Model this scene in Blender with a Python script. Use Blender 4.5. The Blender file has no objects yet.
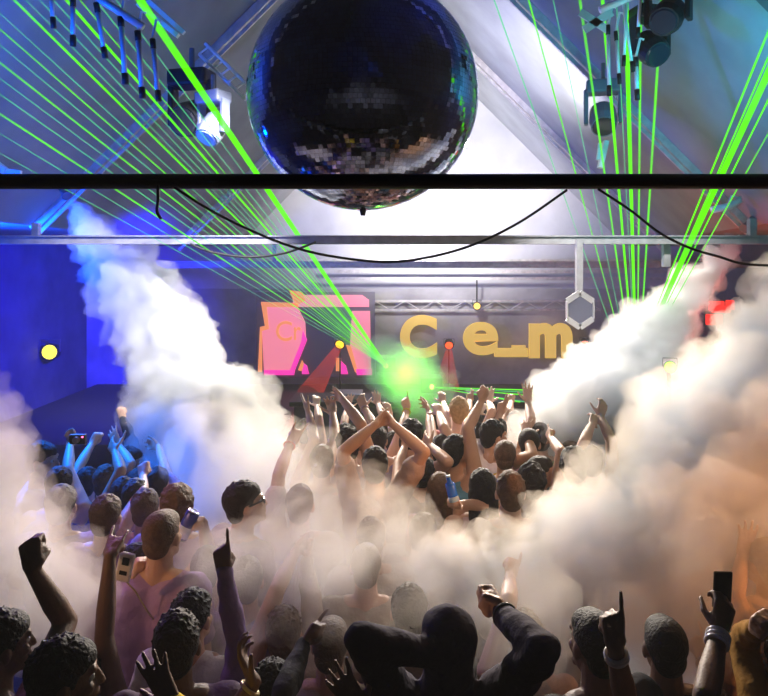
import bpy, bmesh, math, random
from mathutils import Vector, Matrix, noise
V = Vector
PI = math.pi
C = bpy.context.scene.collection
SC = bpy.context.scene
F, HX, HY, CAMZ = 700.0, 384.0, 270.0, 2.9      # focal length in pixels, principal column, horizon row, camera height

def at(px, py, Y):
    """the point that stands Y metres into the hall and shows at (px, py)"""
    return V(((px - HX) / F * Y, Y, CAMZ - (py - HY) / F * Y))

# ------------------------------------------------------------------ materials
MATS = {}
def mat(key, col, rough=.6, metal=0., emit=None, estr=0., bump=0., bscale=30., var=0., vscale=4., sheen=0., spec=.5):
    if key in MATS: return MATS[key]
    m = bpy.data.materials.new(key); m.use_nodes = True
    nt = m.node_tree; b = nt.nodes['Principled BSDF']
    b.inputs['Base Color'].default_value = (*col, 1)
    b.inputs['Roughness'].default_value = rough
    b.inputs['Metallic'].default_value = metal
    b.inputs['Specular IOR Level'].default_value = spec
    if sheen: b.inputs['Sheen Weight'].default_value = sheen
    if emit:
        b.inputs['Emission Color'].default_value = (*emit, 1); b.inputs['Emission Strength'].default_value = estr
    tc = None
    if bump or var:
        tc = nt.nodes.new('ShaderNodeTexCoord')
    if bump:
        n = nt.nodes.new('ShaderNodeTexNoise'); n.inputs['Scale'].default_value = bscale; n.inputs['Detail'].default_value = 4
        bp = nt.nodes.new('ShaderNodeBump'); bp.inputs['Strength'].default_value = bump; bp.inputs['Distance'].default_value = .02
        nt.links.new(tc.outputs['Object'], n.inputs['Vector']); nt.links.new(n.outputs['Fac'], bp.inputs['Height'])
        nt.links.new(bp.outputs['Normal'], b.inputs['Normal'])
    if var:
        n2 = nt.nodes.new('ShaderNodeTexNoise'); n2.inputs['Scale'].default_value = vscale; n2.inputs['Detail'].default_value = 6
        r = nt.nodes.new('ShaderNodeValToRGB')
        r.color_ramp.elements[0].position = .3; r.color_ramp.elements[1].position = .7
        r.color_ramp.elements[0].color = (*[c * (1 - var) for c in col], 1)
        r.color_ramp.elements[1].color = (*[min(1, c * (1 + var * .5)) for c in col], 1)
        nt.links.new(tc.outputs['Object'], n2.inputs['Vector']); nt.links.new(n2.outputs['Fac'], r.inputs['Fac'])
        nt.links.new(r.outputs['Color'], b.inputs['Base Color'])
    MATS[key] = m
    return m

def glow_mat(key, col, strength):
    if key in MATS: return MATS[key]
    m = bpy.data.materials.new(key); m.use_nodes = True
    nt = m.node_tree; nt.nodes.clear()
    e = nt.nodes.new('ShaderNodeEmission'); e.inputs['Color'].default_value = (*col, 1); e.inputs['Strength'].default_value = strength
    o = nt.nodes.new('ShaderNodeOutputMaterial'); nt.links.new(e.outputs[0], o.inputs['Surface'])
    MATS[key] = m
    return m

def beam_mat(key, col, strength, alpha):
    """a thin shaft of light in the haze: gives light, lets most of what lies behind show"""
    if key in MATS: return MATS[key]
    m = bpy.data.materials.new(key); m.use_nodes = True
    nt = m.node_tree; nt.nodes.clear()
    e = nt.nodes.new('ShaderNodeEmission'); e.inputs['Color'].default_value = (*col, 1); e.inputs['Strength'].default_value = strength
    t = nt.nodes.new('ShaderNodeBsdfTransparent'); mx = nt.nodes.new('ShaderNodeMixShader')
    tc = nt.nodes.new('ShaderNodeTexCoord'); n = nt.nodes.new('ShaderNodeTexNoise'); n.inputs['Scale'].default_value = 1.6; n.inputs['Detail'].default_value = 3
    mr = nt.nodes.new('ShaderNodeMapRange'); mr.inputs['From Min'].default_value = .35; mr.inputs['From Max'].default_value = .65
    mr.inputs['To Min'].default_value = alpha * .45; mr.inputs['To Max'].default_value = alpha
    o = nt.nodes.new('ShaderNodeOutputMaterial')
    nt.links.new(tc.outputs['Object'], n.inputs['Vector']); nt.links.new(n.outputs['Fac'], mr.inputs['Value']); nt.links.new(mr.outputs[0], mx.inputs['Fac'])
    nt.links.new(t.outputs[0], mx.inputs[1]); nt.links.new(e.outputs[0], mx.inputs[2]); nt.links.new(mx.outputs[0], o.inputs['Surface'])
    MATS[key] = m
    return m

def smoke_mat(key, col, density, aniso=.2, wisp=None):
    if key in MATS: return MATS[key]
    m = bpy.data.materials.new(key); m.use_nodes = True
    nt = m.node_tree; nt.nodes.clear()
    s = nt.nodes.new('ShaderNodeVolumeScatter'); s.inputs['Color'].default_value = (*col, 1)
    s.inputs['Density'].default_value = density; s.inputs['Anisotropy'].default_value = aniso
    o = nt.nodes.new('ShaderNodeOutputMaterial'); nt.links.new(s.outputs[0], o.inputs['Volume'])
    if wisp:                                                        # uneven, drifting density
        tc = nt.nodes.new('ShaderNodeTexCoord'); n = nt.nodes.new('ShaderNodeTexNoise'); n.inputs['Scale'].default_value = wisp; n.inputs['Detail'].default_value = 4; n.inputs['Distortion'].default_value = .6
        mr = nt.nodes.new('ShaderNodeMapRange'); mr.interpolation_type = 'SMOOTHSTEP'
        mr.inputs['From Min'].default_value = .36; mr.inputs['From Max'].default_value = .66; mr.inputs['To Min'].default_value = 0; mr.inputs['To Max'].default_value = density * 2
        nt.links.new(tc.outputs['Object'], n.inputs['Vector']); nt.links.new(n.outputs['Fac'], mr.inputs['Value']); nt.links.new(mr.outputs[0], s.inputs['Density'])
        m.cycles.volume_step_rate = .35
    MATS[key] = m
    return m

# ------------------------------------------------------------------ mesh helpers
def link(name, me, m, parent=None, loc=None):
    o = bpy.data.objects.new(name, me); C.objects.link(o)
    if m is not None and len(me.materials) == 0: me.materials.append(m)
    if loc is not None: o.location = loc
    if parent is not None: o.parent = parent
    return o

def obj(name, bm, m, parent=None, loc=None, smooth=False):
    me = bpy.data.meshes.new(name); bm.to_mesh(me); bm.free()
    if smooth: me.polygons.foreach_set('use_smooth', [True] * len(me.polygons))
    return link(name, me, m, parent, loc)

def tag(o, label=None, cat=None, group=None, kind=None):
    if label: o['label'] = label
    if cat: o['category'] = cat
    if group: o['group'] = group
    if kind: o['kind'] = kind
    return o

def thing(name, label, cat, loc=(0, 0, 0), group=None):
    o = bpy.data.objects.new(name, None); C.objects.link(o); o.location = loc
    return tag(o, label, cat, group)

def frame_of(d, up=V((0, 0, 1))):
    d = d.normalized()
    if abs(d.dot(up)) > .98: up = V((0, 1, 0))
    x = d.cross(up).normalized(); y = x.cross(d).normalized()
    return x, y, d

def box(bm, lo, hi, M=None, bev=0.):
    vs = []
    r = bmesh.ops.create_cube(bm, size=1.0)
    lo, hi = V(lo), V(hi)
    for v in r['verts']:
        v.co = V([lo[i] + (v.co[i] + .5) * (hi[i] - lo[i]) for i in range(3)])
    if bev:
        es = list({e for v in r['verts'] for e in v.link_edges})
        g = bmesh.ops.bevel(bm, geom=es, offset=bev, segments=2, affect='EDGES', profile=.5)
        vs = list({v for f in g['faces'] for v in f.verts} | {v for v in r['verts'] if v.is_valid})
    else: vs = r['verts']
    if M is not None:
        for v in vs: v.co = M @ v.co
    return bm

def bar(bm, a, b, w, h=None, bev=0.):
    """a rectangular bar from a to b"""
    a, b = V(a), V(b); h = h or w
    x, y, d = frame_of(b - a); L = (b - a).length
    M = Matrix((( x.x, y.x, d.x, a.x), (x.y, y.y, d.y, a.y), (x.z, y.z, d.z, a.z), (0, 0, 0, 1)))
    return box(bm, (-w / 2, -h / 2, 0), (w / 2, h / 2, L), M, bev)

def tube(bm, pts, r, seg=10, cap=True):
    """a round tube through pts; r a number or one per point"""
    pts = [V(p) for p in pts]; n = len(pts)
    rs = [r] * n if not hasattr(r, '__len__') else r
    rings = []; x = None
    for i, p in enumerate(pts):
        d = (pts[min(i + 1, n - 1)] - pts[max(i - 1, 0)]).normalized()
        if x is None: x, y, _ = frame_of(d)
        else:
            x = (x - d * x.dot(d)).normalized(); y = x.cross(d)
        rings.append([bm.verts.new(p + (x * math.cos(2 * PI * k / seg) + y * math.sin(2 * PI * k / seg)) * rs[i]) for k in range(seg)])
    for a, b in zip(rings, rings[1:]):
        for k in range(seg): bm.faces.new((a[k], a[(k + 1) % seg], b[(k + 1) % seg], b[k]))
    if cap:
        bm.faces.new(rings[0][::-1]); bm.faces.new(rings[-1])
    return bm

def capsule(bm, a, b, ra, rb, seg=12):
    a, b = V(a), V(b); d = b - a; L = d.length
    if L < 1e-5: d = V((0, 0, 1)); b = a + d * 1e-4
    x, y, d = frame_of(d)
    rings = []
    def ring(c, r): rings.append([bm.verts.new(c + (x * math.cos(2 * PI * k / seg) + y * math.sin(2 * PI * k / seg)) * r) for k in range(seg)])
    for t in (75, 45, 18): ring(a - d * ra * math.sin(math.radians(t)), ra * math.cos(math.radians(t)))
    ring(a, ra); ring(b, rb)
    for t in (18, 45, 75): ring(b + d * rb * math.sin(math.radians(t)), rb * math.cos(math.radians(t)))
    for p, q in zip(rings, rings[1:]):
        for k in range(seg): bm.faces.new((p[k], p[(k + 1) % seg], q[(k + 1) % seg], q[k]))
    bm.faces.new(rings[0][::-1]); bm.faces.new(rings[-1])

def ellipsoid(bm, c, rad, R=None, sub=3):
    g = bmesh.ops.create_icosphere(bm, subdivisions=sub, radius=1.0)
    c = V(c)
    for v in g['verts']:
        p = V((v.co.x * rad[0], v.co.y * rad[1], v.co.z * rad[2]))
        v.co = c + (R @ p if R is not None else p)

def torus(bm, c, axis, R, r, seg=20, ms=6):
    x, y, d = frame_of(V(axis)); c = V(c); rings = []
    for i in range(seg):
        a = 2 * PI * i / seg; e = x * math.cos(a) + y * math.sin(a)
        rings.append([bm.verts.new(c + e * (R + r * math.cos(2 * PI * k / ms)) + d * r * math.sin(2 * PI * k / ms)) for k in range(ms)])
    for i in range(seg):
        p, q = rings[i], rings[(i + 1) % seg]
        for k in range(ms): bm.faces.new((p[k], p[(k + 1) % ms], q[(k + 1) % ms], q[k]))

def extrude_poly(bm, pts, dvec):
    """a flat outline (list of points) given thickness dvec"""
    a = [bm.verts.new(V(p)) for p in pts]; b = [bm.verts.new(V(p) + V(dvec)) for p in pts]
    bm.faces.new(a); bm.faces.new(b[::-1]); n = len(a)
    for k in range(n): bm.faces.new((a[k], b[k], b[(k + 1) % n], a[(k + 1) % n]))
    bmesh.ops.recalc_face_normals(bm, faces=bm.faces[:])

_tmp = [0]
def fused(bm, voxel, smooth=2, factor=.5, disp=None):
    """one continuous surface grown over the overlapping volumes in bm"""
    me = bpy.data.meshes.new('t'); bm.to_mesh(me); bm.free()
    o = bpy.data.objects.new('t', me); C.objects.link(o)
    r = o.modifiers.new('r', 'REMESH'); r.mode = 'VOXEL'; r.voxel_size = voxel; r.use_smooth_shade = True
    if smooth:
        s = o.modifiers.new('s', 'SMOOTH'); s.factor = factor; s.iterations = smooth
    dg = bpy.context.evaluated_depsgraph_get(); dg.update()
    out = bpy.data.meshes.new_from_object(o.evaluated_get(dg))
    bpy.data.objects.remove(o); bpy.data.meshes.remove(me)
    if disp:
        n3 = len(out.vertices) * 3; cs = [0.] * n3; ns = [0.] * n3
        out.vertices.foreach_get('co', cs); out.vertices.foreach_get('normal', ns)
        for i in range(0, n3, 3): cs[i:i + 3] = disp(V(cs[i:i + 3]), V(ns[i:i + 3]))
        out.vertices.foreach_set('co', cs); out.update()
    out.materials.clear()
    out.polygons.foreach_set('use_smooth', [True] * len(out.polygons))
    return out
# ------------------------------------------------------------------ people
SKINS = {'fair': (.62, .40, .30), 'tan': (.50, .29, .19), 'brown': (.17, .09, .06), 'pale': (.72, .52, .43)}  # brown is darkened: the front row's backlit shade is put into it
HAIRS = {'black': (.006, .005, .006), 'dark': (.018, .011, .009), 'brown': (.11, .06, .035), 'blond': (.42, .28, .13), 'grey': (.2, .19, .18)}
def skin_mat(k): return mat('skin_' + k, SKINS[k], .5, bump=.15, bscale=120, var=.12, vscale=9)
def hair_mat(k): return mat('hair_' + k, HAIRS[k], .62, bump=.5, bscale=110, spec=.3, var=.3, vscale=40)
def cloth(col): return mat('cloth_%d_%d_%d' % tuple(int(c * 255) for c in col), col, .85, bump=.5, bscale=22, var=.12, vscale=6, spec=.25)

POSES = {  # per finger (index, middle, ring, little): three bends in degrees; then the thumb: across, forward
    'open':  ([(4, 8, 6), (2, 6, 5), (4, 8, 6), (8, 10, 8)], 14, .8, .25),
    'claw':  ([(20, 35, 25), (18, 38, 28), (22, 40, 30), (28, 42, 30)], 12, .8, .45),
    'relax': ([(12, 22, 15), (18, 28, 20), (24, 34, 24), (30, 38, 26)], 8, .65, .4),
    'fist':  ([(70, 95, 60), (72, 98, 62), (75, 98, 62), (78, 98, 62)], 2, .25, .75),
    'point': ([(2, 6, 4), (68, 98, 62), (72, 98, 62), (76, 98, 62)], 3, .25, .75),
    'peace': ([(2, 6, 4), (2, 6, 4), (72, 98, 62), (76, 98, 62)], 10, .25, .8),
    'shaka': ([(70, 95, 60), (72, 95, 60), (72, 95, 60), (0, 6, 4)], 6, .95, .1),
    'horns': ([(2, 6, 4), (72, 98, 62), (72, 98, 62), (2, 8, 6)], 6, .3, .75),
    'ring':  ([(48, 55, 35), (25, 30, 20), (14, 20, 14), (8, 14, 10)], 6, .45, .75),
    'grip':  ([(48, 52, 35), (50, 55, 38), (52, 55, 38), (54, 55, 38)], 3, .55, .75),
    'flat':  ([(2, 3, 2), (0, 3, 2), (2, 3, 2), (4, 4, 3)], 3, .45, .2),
}
FLEN = (.074, .082, .076, .060)

def hand(bm, W, d, n, t, pose, s=1., seg=8):
    """palm, four bent fingers and a thumb that leaves the side of the palm; t = +1 right, -1 left"""
    fing, spread, tl, tf = POSES[pose]
    d = d.normalized(); n = (n - d * n.dot(d))
    n = n.normalized() if n.length > 1e-3 else frame_of(d)[0]
    l = d.cross(n) * t                                            # towards the thumb
    def rot(v, k, ang): return Matrix.Rotation(ang, 3, k) @ v
    k_axis = d.cross(n)                                           # turning about it takes d to n
    offs = (.029, .010, -.010, -.028); plen = (.090, .092, .086, .078)
    ends = []
    for i in range(4):
        a = W + l * offs[i] * .65 * s + d * .012 * s
        b = W + l * offs[i] * s + d * plen[i] * s
        capsule(bm, a, b, .0155 * s, .0118 * s, seg)
        ends.append(b)
    capsule(bm, W + d * .03 * s + l * .012 * s, W + d * .065 * s - l * .008 * s, .019 * s, .017 * s, seg)
    for i in range(4):
        sp = math.radians(spread) * (1.0, .3, -.4, -1.1)[i]
        dd = (d * math.cos(sp) + l * math.sin(sp)).normalized()
        p = ends[i]; ang = 0
        ax = dd.cross(n).normalized()
        for j, (fr, r0, r1) in enumerate(((.45, .0098, .0090), (.31, .0090, .0082), (.24, .0082, .0070))):
            ang += math.radians(fing[i][j])
            q = p + rot(dd, ax, ang) * FLEN[i] * fr * s
            capsule(bm, p, q, r0 * s, r1 * s, seg); p = q
    b = W + d * .022 * s + l * .026 * s + n * .006 * s
    closed = pose in ('fist', 'point', 'peace', 'horns', 'shaka')
    if closed: capsule(bm, W + d * .058 * s + l * .022 * s + n * .022 * s, W + d * .056 * s - l * .022 * s + n * .022 * s, .021 * s, .021 * s, seg)
    dv = (l * .22 + d * .55 + n * .8).normalized() if closed and pose != 'shaka' else (l * tl + d * .62 + n * tf).normalized()
    k1 = b + dv * .042 * s
    capsule(bm, W + d * .02 * s + l * .012 * s, b, .015 * s, .015 * s, seg)
    capsule(bm, b, k1, .0145 * s, .0112 * s, seg)
    d2 = (d * .4 - l * .9 + n * .1).normalized() if closed and pose != 'shaka' else (dv + d * .25 - l * (.5 if pose in ('ring', 'grip') else .1) + n * .1).normalized()
    k2 = k1 + d2 * .030 * s; k3 = k2 + (d2 + n * .12).normalized() * .020 * s
    capsule(bm, k1, k2, .0110 * s, .0098 * s, seg); capsule(bm, k2, k3, .0098 * s, .0078 * s, seg)

def on_ray(px, py, P, L, root):
    """the point on the line of sight through (px, py) that is L from P; root f = farther, n = nearer"""
    o = V((0, 0, CAMZ)); dr = at(px, py, 1.0) - o; dr.normalize()
    tm = (P - o).dot(dr); c = o + dr * tm; h = (c - P).length
    if h >= L: return c, h / L
    k = math.sqrt(L * L - h * h)
    return c + dr * (k if root == 'f' else -k), 1.

WARN = []
EYES = None
PEOPLE = []
HANDS = {}
def face_parts(root, hc, R, s, detail):
    global EYES
    if EYES is None:
        bm = bmesh.new(); bmesh.ops.create_uvsphere(bm, u_segments=12, v_segments=8, radius=.0118)
        EYES = bpy.data.meshes.new('eye'); bm.to_mesh(EYES); bm.free()
        EYES.materials.append(mat('eye_white', (.75, .73, .7), .2)); EYES.materials.append(mat('iris', (.05, .03, .02), .15))
        for f in EYES.polygons:
            f.use_smooth = True
            if f.center.y > .0092: f.material_index = 1
        # turned so that the pole of the iris looks along +Y
    for sx in (-1, 1):
        e = link('eye', EYES, None, root, hc + R @ V((.031 * sx * s, .0715 * s, .008 * s)))
        e.rotation_euler = R.to_euler(); e.scale = (s, s, s)

QUEUE = []
def P(*a, **k):
    slot = []; QUEUE.append((a, k, slot)); return slot
def build_people():
    placed = []
    for a, k, slot in sorted(QUEUE, key=lambda q: q[0][3]):
        label, hx, hy, Y = a[:4]; Y0 = Y
        def clash(Y): return any((((hx - HX) / F * Y - x) / .37) ** 2 + ((Y - y) / .24) ** 2 < 1 for x, y in placed)
        while clash(Y) and Y < Y0 + .75: Y += .02
        if clash(Y): print('CROWDED', label)
        if Y > Y0 + .3: print('PUSHED', round(Y0, 2), round(Y, 2), label)
        placed.append(((hx - HX) / F * Y, Y))
        slot[:] = person(label, hx, hy, Y, *a[4:], **k)

def person(label, hx, hy, Y, face=0, hair='dark', style='short', shirt=(.05, .05, .06), skin='tan', arms=(), sleeve='short', head=0, tilt=0, roll=0,
      acc=(), size=None, lean=0, trousers=(.03, .035, .06), cat='person'):
    rnd = random.Random(label)
    near = Y < 3.15
    vox = .0062 if near else .0082
    seg = 10 if near else 8
    top = at(hx, hy, Y); zt = top.z
    s = size or max(.93, min(1.06, zt / 1.76))
    fa = math.radians(face); f = V((math.sin(fa), math.cos(fa), 0)); r = V((math.cos(fa), -math.sin(fa), 0)); up = V((0, 0, 1))
    base = V((top.x, Y, 0))
    root_loc = V((top.x, Y, 0))
    def w(a, b, c): return base + r * a + f * b + up * c          # body frame, metres, world result
    hcz = zt - .118 * s
    hyaw = math.radians(face + head)
    R = (Matrix.Rotation(-hyaw, 3, 'Z') @ Matrix.Rotation(math.radians(tilt), 3, 'X') @ Matrix.Rotation(math.radians(roll), 3, 'Y'))
    hc = V((top.x, Y, hcz))
    neck = hc + V((0, 0, -.135 * s)) - f * .03 * s - f * lean * .3
    chest = neck + V((0, 0, -.20 * s)) - f * (.02 + lean * .25)
    waist = chest + V((0, 0, -.24 * s)) - f * lean * .3
    pz = max(.80, min(.99, zt * .525)); pel = V((waist.x, waist.y, min(pz, waist.z - .12))) - f * lean * .2
    sh = {}; raised = {}
    for a in arms: raised[a[0]] = True
    for k, t in (('L', -1), ('R', 1)):
        lift = .075 * s if raised.get(k) else 0.
        sh[k] = neck + r * t * (.178 - .02 * bool(lift)) * s + up * (-.075 * s + lift)
    bm = bmesh.new()
    # head: skull, jaw, nose, brow, ears, lips
    def hp(x, y, z): return hc + R @ (V((x, y, z)) * s)
    ellipsoid(bm, hp(0, -.012, .022), (.076 * s, .097 * s, .094 * s), R)
    ellipsoid(bm, hp(0, .022, -.045), (.058 * s, .070 * s, .072 * s), R)
    capsule(bm, hp(-.020, .070, -.088), hp(.020, .070, -.088), .020 * s, .020 * s, seg)
    capsule(bm, hp(0, .086, .012), hp(0, .103, -.026), .009 * s, .0120 * s, seg)
    capsule(bm, hp(-.034, .076, .030), hp(.034, .076, .030), .013 * s, .013 * s, seg)
    capsule(bm, hp(-.016, .089, -.056), hp(.016, .089, -.056), .009 * s, .009 * s, seg)
    for t in (-1, 1):
        ellipsoid(bm, hp(.077 * t, -.006, -.010), (.011 * s, .019 * s, .032 * s), R, 2)
        capsule(bm, hp(.040 * t, .064, -.022), hp(.046 * t, .050, -.030), .018 * s, .016 * s, seg)
    capsule(bm, neck - up * .05 * s, hc + R @ V((0, -.022 * s, -.05 * s)), .064 * s, .056 * s, 14)
    # trunk
    capsule(bm, neck + r * .09 * s - up * .055 * s, neck - r * .09 * s - up * .055 * s, .058 * s, .058 * s, 14)
    for t in (-1, 1):
        capsule(bm, chest + r * t * .085 * s + up * .06 * s, waist + r * t * .062 * s, .105 * s, .092 * s, 14)
        capsule(bm, waist + r * t * .062 * s, pel + r * t * .075 * s, .092 * s, .108 * s, 14)
    for k, t in (('L', -1), ('R', 1)):
        capsule(bm, chest + r * t * .10 * s + up * .09 * s, sh[k], .085 * s, .062 * s, 14)
    legs = []
    for t in (-1, 1):
        hip = pel + r * t * .09 * s; ank = w(.11 * t, -.02 - .04 * t, .085); knee = (hip + ank) / 2 + f * .035
        legs.append((hip, knee, ank, t))
        capsule(bm, hip, knee, .085 * s, .055 * s, seg); capsule(bm, knee, ank, .055 * s, .038 * s, seg)
        capsule(bm, ank - f * .03 - up * .035, ank + f * .13 - up * .045, .038, .03, seg)
    slv = []; info = {}
    for k, t in (('L', -1), ('R', 1)):
        spec = next((a for a in arms if a[0] == k), None)
        if spec is None:
            el = sh[k] + r * t * .06 * s - up * .285 * s - f * .03; wr = el + f * .10 * s - up * .225 * s - r * t * .01
            hd = (wr - el).normalized(); pose, n, tipn = 'relax', -r * t, None
        else:
            _, epx, wpx, tpx, pose, palm = spec[:6]; fl = spec[6] if len(spec) > 6 else 'ff'
            L1, L2 = .30 * s, .26 * s
            if epx is None:
                wr, q = on_ray(*wpx, sh[k], (.515 if len(spec) < 8 else spec[7]) * s, fl[1])
                mid = (sh[k] + wr) / 2; h = max(0., (.29 * s) ** 2 - ((wr - sh[k]).length / 2) ** 2) ** .5
                side = (r * t + f * .4); side = (side - (wr - sh[k]).normalized() * side.dot((wr - sh[k]).normalized())).normalized()
                el = mid + side * h
                if q > 1.12: WARN.append('%s %s arm x%.2f' % (label, k, q))
            else:
                el, q1 = on_ray(*epx, sh[k], L1, fl[0]); wr, q2 = on_ray(*wpx, el, L2, fl[1])
                if max(q1, q2) > 1.15: WARN.append('%s %s upper x%.2f fore x%.2f' % (label, k, q1, q2))
            fore = (wr - el).normalized()
            hl = (.105 if pose == 'fist' else .17) * s
            c1, c2 = on_ray(*tpx, wr, hl, 'f')[0], on_ray(*tpx, wr, hl, 'n')[0]
            hd = max(((c - wr).normalized() for c in (c1, c2)), key=lambda v_: v_.dot(fore))
            n = {'f': f * .9 + up * 0, 'c': -f, 'l': -r, 'r': r, 'd': -up, 'u': up, 'b': V((0, 1, 0))}[palm]
        side_t = t
        capsule(bm, sh[k], sh[k].lerp(el, .45), .060 * s, .050 * s, 12)
        capsule(bm, sh[k].lerp(el, .35), el, .050 * s, .040 * s, 12)
        capsule(bm, el, el.lerp(wr, .35), .040 * s, .041 * s, 12); capsule(bm, el.lerp(wr, .35), wr, .041 * s, .026 * s, 12)
        capsule(bm, wr, wr + hd * .02 * s, .026 * s, .022 * s, 12)
        hand(bm, wr, hd, n, side_t, pose, s * 1.03, 8)
        info[k] = (sh[k], el, wr, hd, n)
        sl = sleeve if isinstance(sleeve, str) else sleeve[0 if k == 'L' else 1]
        if sl == 'none': continue
        frac = {'short': .62, 'half': .95, 'long': 9, 'roll': 4}[sl]
        if frac < 1: slv.append((sh[k], sh[k].lerp(el, frac), .077 * s, .069 * s))
        else:
            slv.append((sh[k], sh[k].lerp(el, .5), .070 * s, .058 * s)); slv.append((sh[k].lerp(el, .5), el, .058 * s, .051 * s))
            e2 = wr if sl == 'long' else el.lerp(wr, .55)
            slv.append((el, el.lerp(e2, .4), .051 * s, .048 * s)); slv.append((el.lerp(e2, .4), e2, .048 * s, .036 * s if sl == 'long' else .046 * s))
    for v in bm.verts: v.co -= root_loc
    me = fused(bm, vox, 2, .5)
    body = link('person', me, skin_mat(skin), None, root_loc)
    tag(body, label, cat, 'clubbers in the crowd')
    def loc(p): return p - root_loc
    # shirt
    bm = bmesh.new()
    capsule(bm, neck + r * .095 * s - up * .068 * s, neck - r * .095 * s - up * .068 * s, .066 * s, .066 * s, 14)
    for t in (-1, 1):
        capsule(bm, chest + r * t * .085 * s + up * .055 * s, waist + r * t * .066 * s, .120 * s, .108 * s, 14)
        capsule(bm, waist + r * t * .066 * s, pel + r * t * .08 * s + up * .02, .108 * s, .124 * s, 14)
    for k, t in (('L', -1), ('R', 1)):
        if (sleeve if isinstance(sleeve, str) else sleeve[0 if k == 'L' else 1]) != 'none':
            capsule(bm, chest + r * t * .10 * s + up * .085 * s, sh[k], .099 * s, .077 * s, 14)
    for a, b, ra, rb in slv: capsule(bm, a, b, ra, rb, 14)
    if style == 'hood':
        ellipsoid(bm, hp(0, -.035, .015), (.088 * s, .100 * s, .118 * s), R)
        capsule(bm, neck, hp(0, -.045, -.04), .080 * s, .080 * s, 14)
    for v in bm.verts: v.co -= root_loc
    sd = V((rnd.random() * 9, rnd.random() * 9, rnd.random() * 9))
    fold = lambda co, no: co + no * (.007 * noise.noise(co * 14 + sd) + .009 * noise.noise(V((co.x * 7, co.y * 7, co.z * 22)) + sd))
    link('shirt' if sleeve != 'long' else 'jacket', fused(bm, .011 if near else .016, 2, .5, fold), cloth(shirt), body)
    # trousers and shoes
    bm = bmesh.new()
    for hip, knee, ank, t in legs:
        capsule(bm, pel + r * t * .06 * s + up * .06, hip, .112 * s, .105 * s, 10)
        capsule(bm, hip, knee, .100 * s, .072 * s, 10); capsule(bm, knee, ank, .072 * s, .058 * s, 10)
    for v in bm.verts: v.co -= root_loc
    link('trousers', fused(bm, .022, 2), cloth(trousers), body)
    for hip, knee, ank, t in legs:
        bm = bmesh.new()
        capsule(bm, loc(ank - f * .03 - up * .035), loc(ank + f * .14 - up * .043), .05, .042, 10)
        for v in bm.verts: v.co.z = max(v.co.z, .001)
        obj('shoe', bm, mat('shoe_leather', (.03, .03, .03), .5), body, smooth=True)
    # hair
    if style not in ('bald', 'hood'):
        bm = bmesh.new()
        sz = {'short': 1.0, 'buzz': .965, 'curly': 1.07, 'long': 1.03, 'bun': 1.0, 'cap': 1.0, 'quiff': 1.02}[style]
        ellipsoid(bm, hp(0, -.022, .032), (.083 * s * sz, .098 * s * sz, .094 * s * sz), R)
        ellipsoid(bm, hp(0, .012, .060), (.070 * s * sz, .078 * s * sz, .058 * s * sz), R)
        ellipsoid(bm, hp(0, -.055, -.020), (.066 * s * sz, .055 * s * sz, .070 * s * sz), R)
        if style == 'long':
            for x in (-.045, 0, .045): capsule(bm, hp(x, -.055, -.01), hp(x * 1.3, -.085, -.20), .048 * s, .034 * s, 10)
        if style == 'bun': ellipsoid(bm, hp(0, -.10, .085), (.045 * s, .042 * s, .042 * s), R)
        if style == 'quiff':
            for x in (-.03, 0, .03): capsule(bm, hp(x, .05, .085), hp(x * 1.1, .088, .115), .030 * s, .018 * s, 8)
        if style == 'curly':
            for _ in range(46):
                a, b = rnd.uniform(0, 2 * PI), rnd.uniform(-.35, 1.4)
                ellipsoid(bm, hp(.080 * math.cos(a) * math.cos(b), -.03 + .095 * math.sin(a) * math.cos(b), .03 + .095 * math.sin(b)), (.020 * s,) * 3, None, 1)
        elif style in ('short', 'quiff', 'long'):
            for _ in range(150):                                   # tufts that break the outline
                a, b = rnd.uniform(0, 2 * PI), rnd.uniform(.1, 1.5)
                q = V((.080 * math.cos(a) * math.cos(b), -.018 + .095 * math.sin(a) * math.cos(b), .035 + .093 * math.sin(b)))
                e = V((rnd.gauss(0, .8), rnd.gauss(0, .8), rnd.uniform(-.2, .7))).normalized() * .9 + (q - V((0, -.02, .03))).normalized() * .8
                capsule(bm, hp(*(q * .97)), hp(*(q + e.normalized() * .010)), .0070 * s, .0035 * s, 6)
        for v in bm.verts: v.co -= root_loc
        amp = {'buzz': .001, 'curly': .005}.get(style, .0018)
        shag = lambda co, no: co + no * amp * (noise.noise(co * 55 + sd) + .6 * noise.noise(co * 130 + sd))
        link('hair', fused(bm, .005 if near else .008, 1, .35, shag), hair_mat(hair), body)
        if style == 'cap':
            bm = bmesh.new()
            ellipsoid(bm, hp(0, -.014, .050), (.090 * s, .106 * s, .078 * s), R)
            capsule(bm, hp(-.03, .09, .055), hp(-.03, .15, .045), .03 * s, .02 * s, 8); capsule(bm, hp(.03, .09, .055), hp(.03, .15, .045), .03 * s, .02 * s, 8)
            for v in bm.verts: v.co -= root_loc
            link('cap', fused(bm, .009, 1), cloth(shirt), body)
    face_parts(body, loc(hc), R, s, near)
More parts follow.
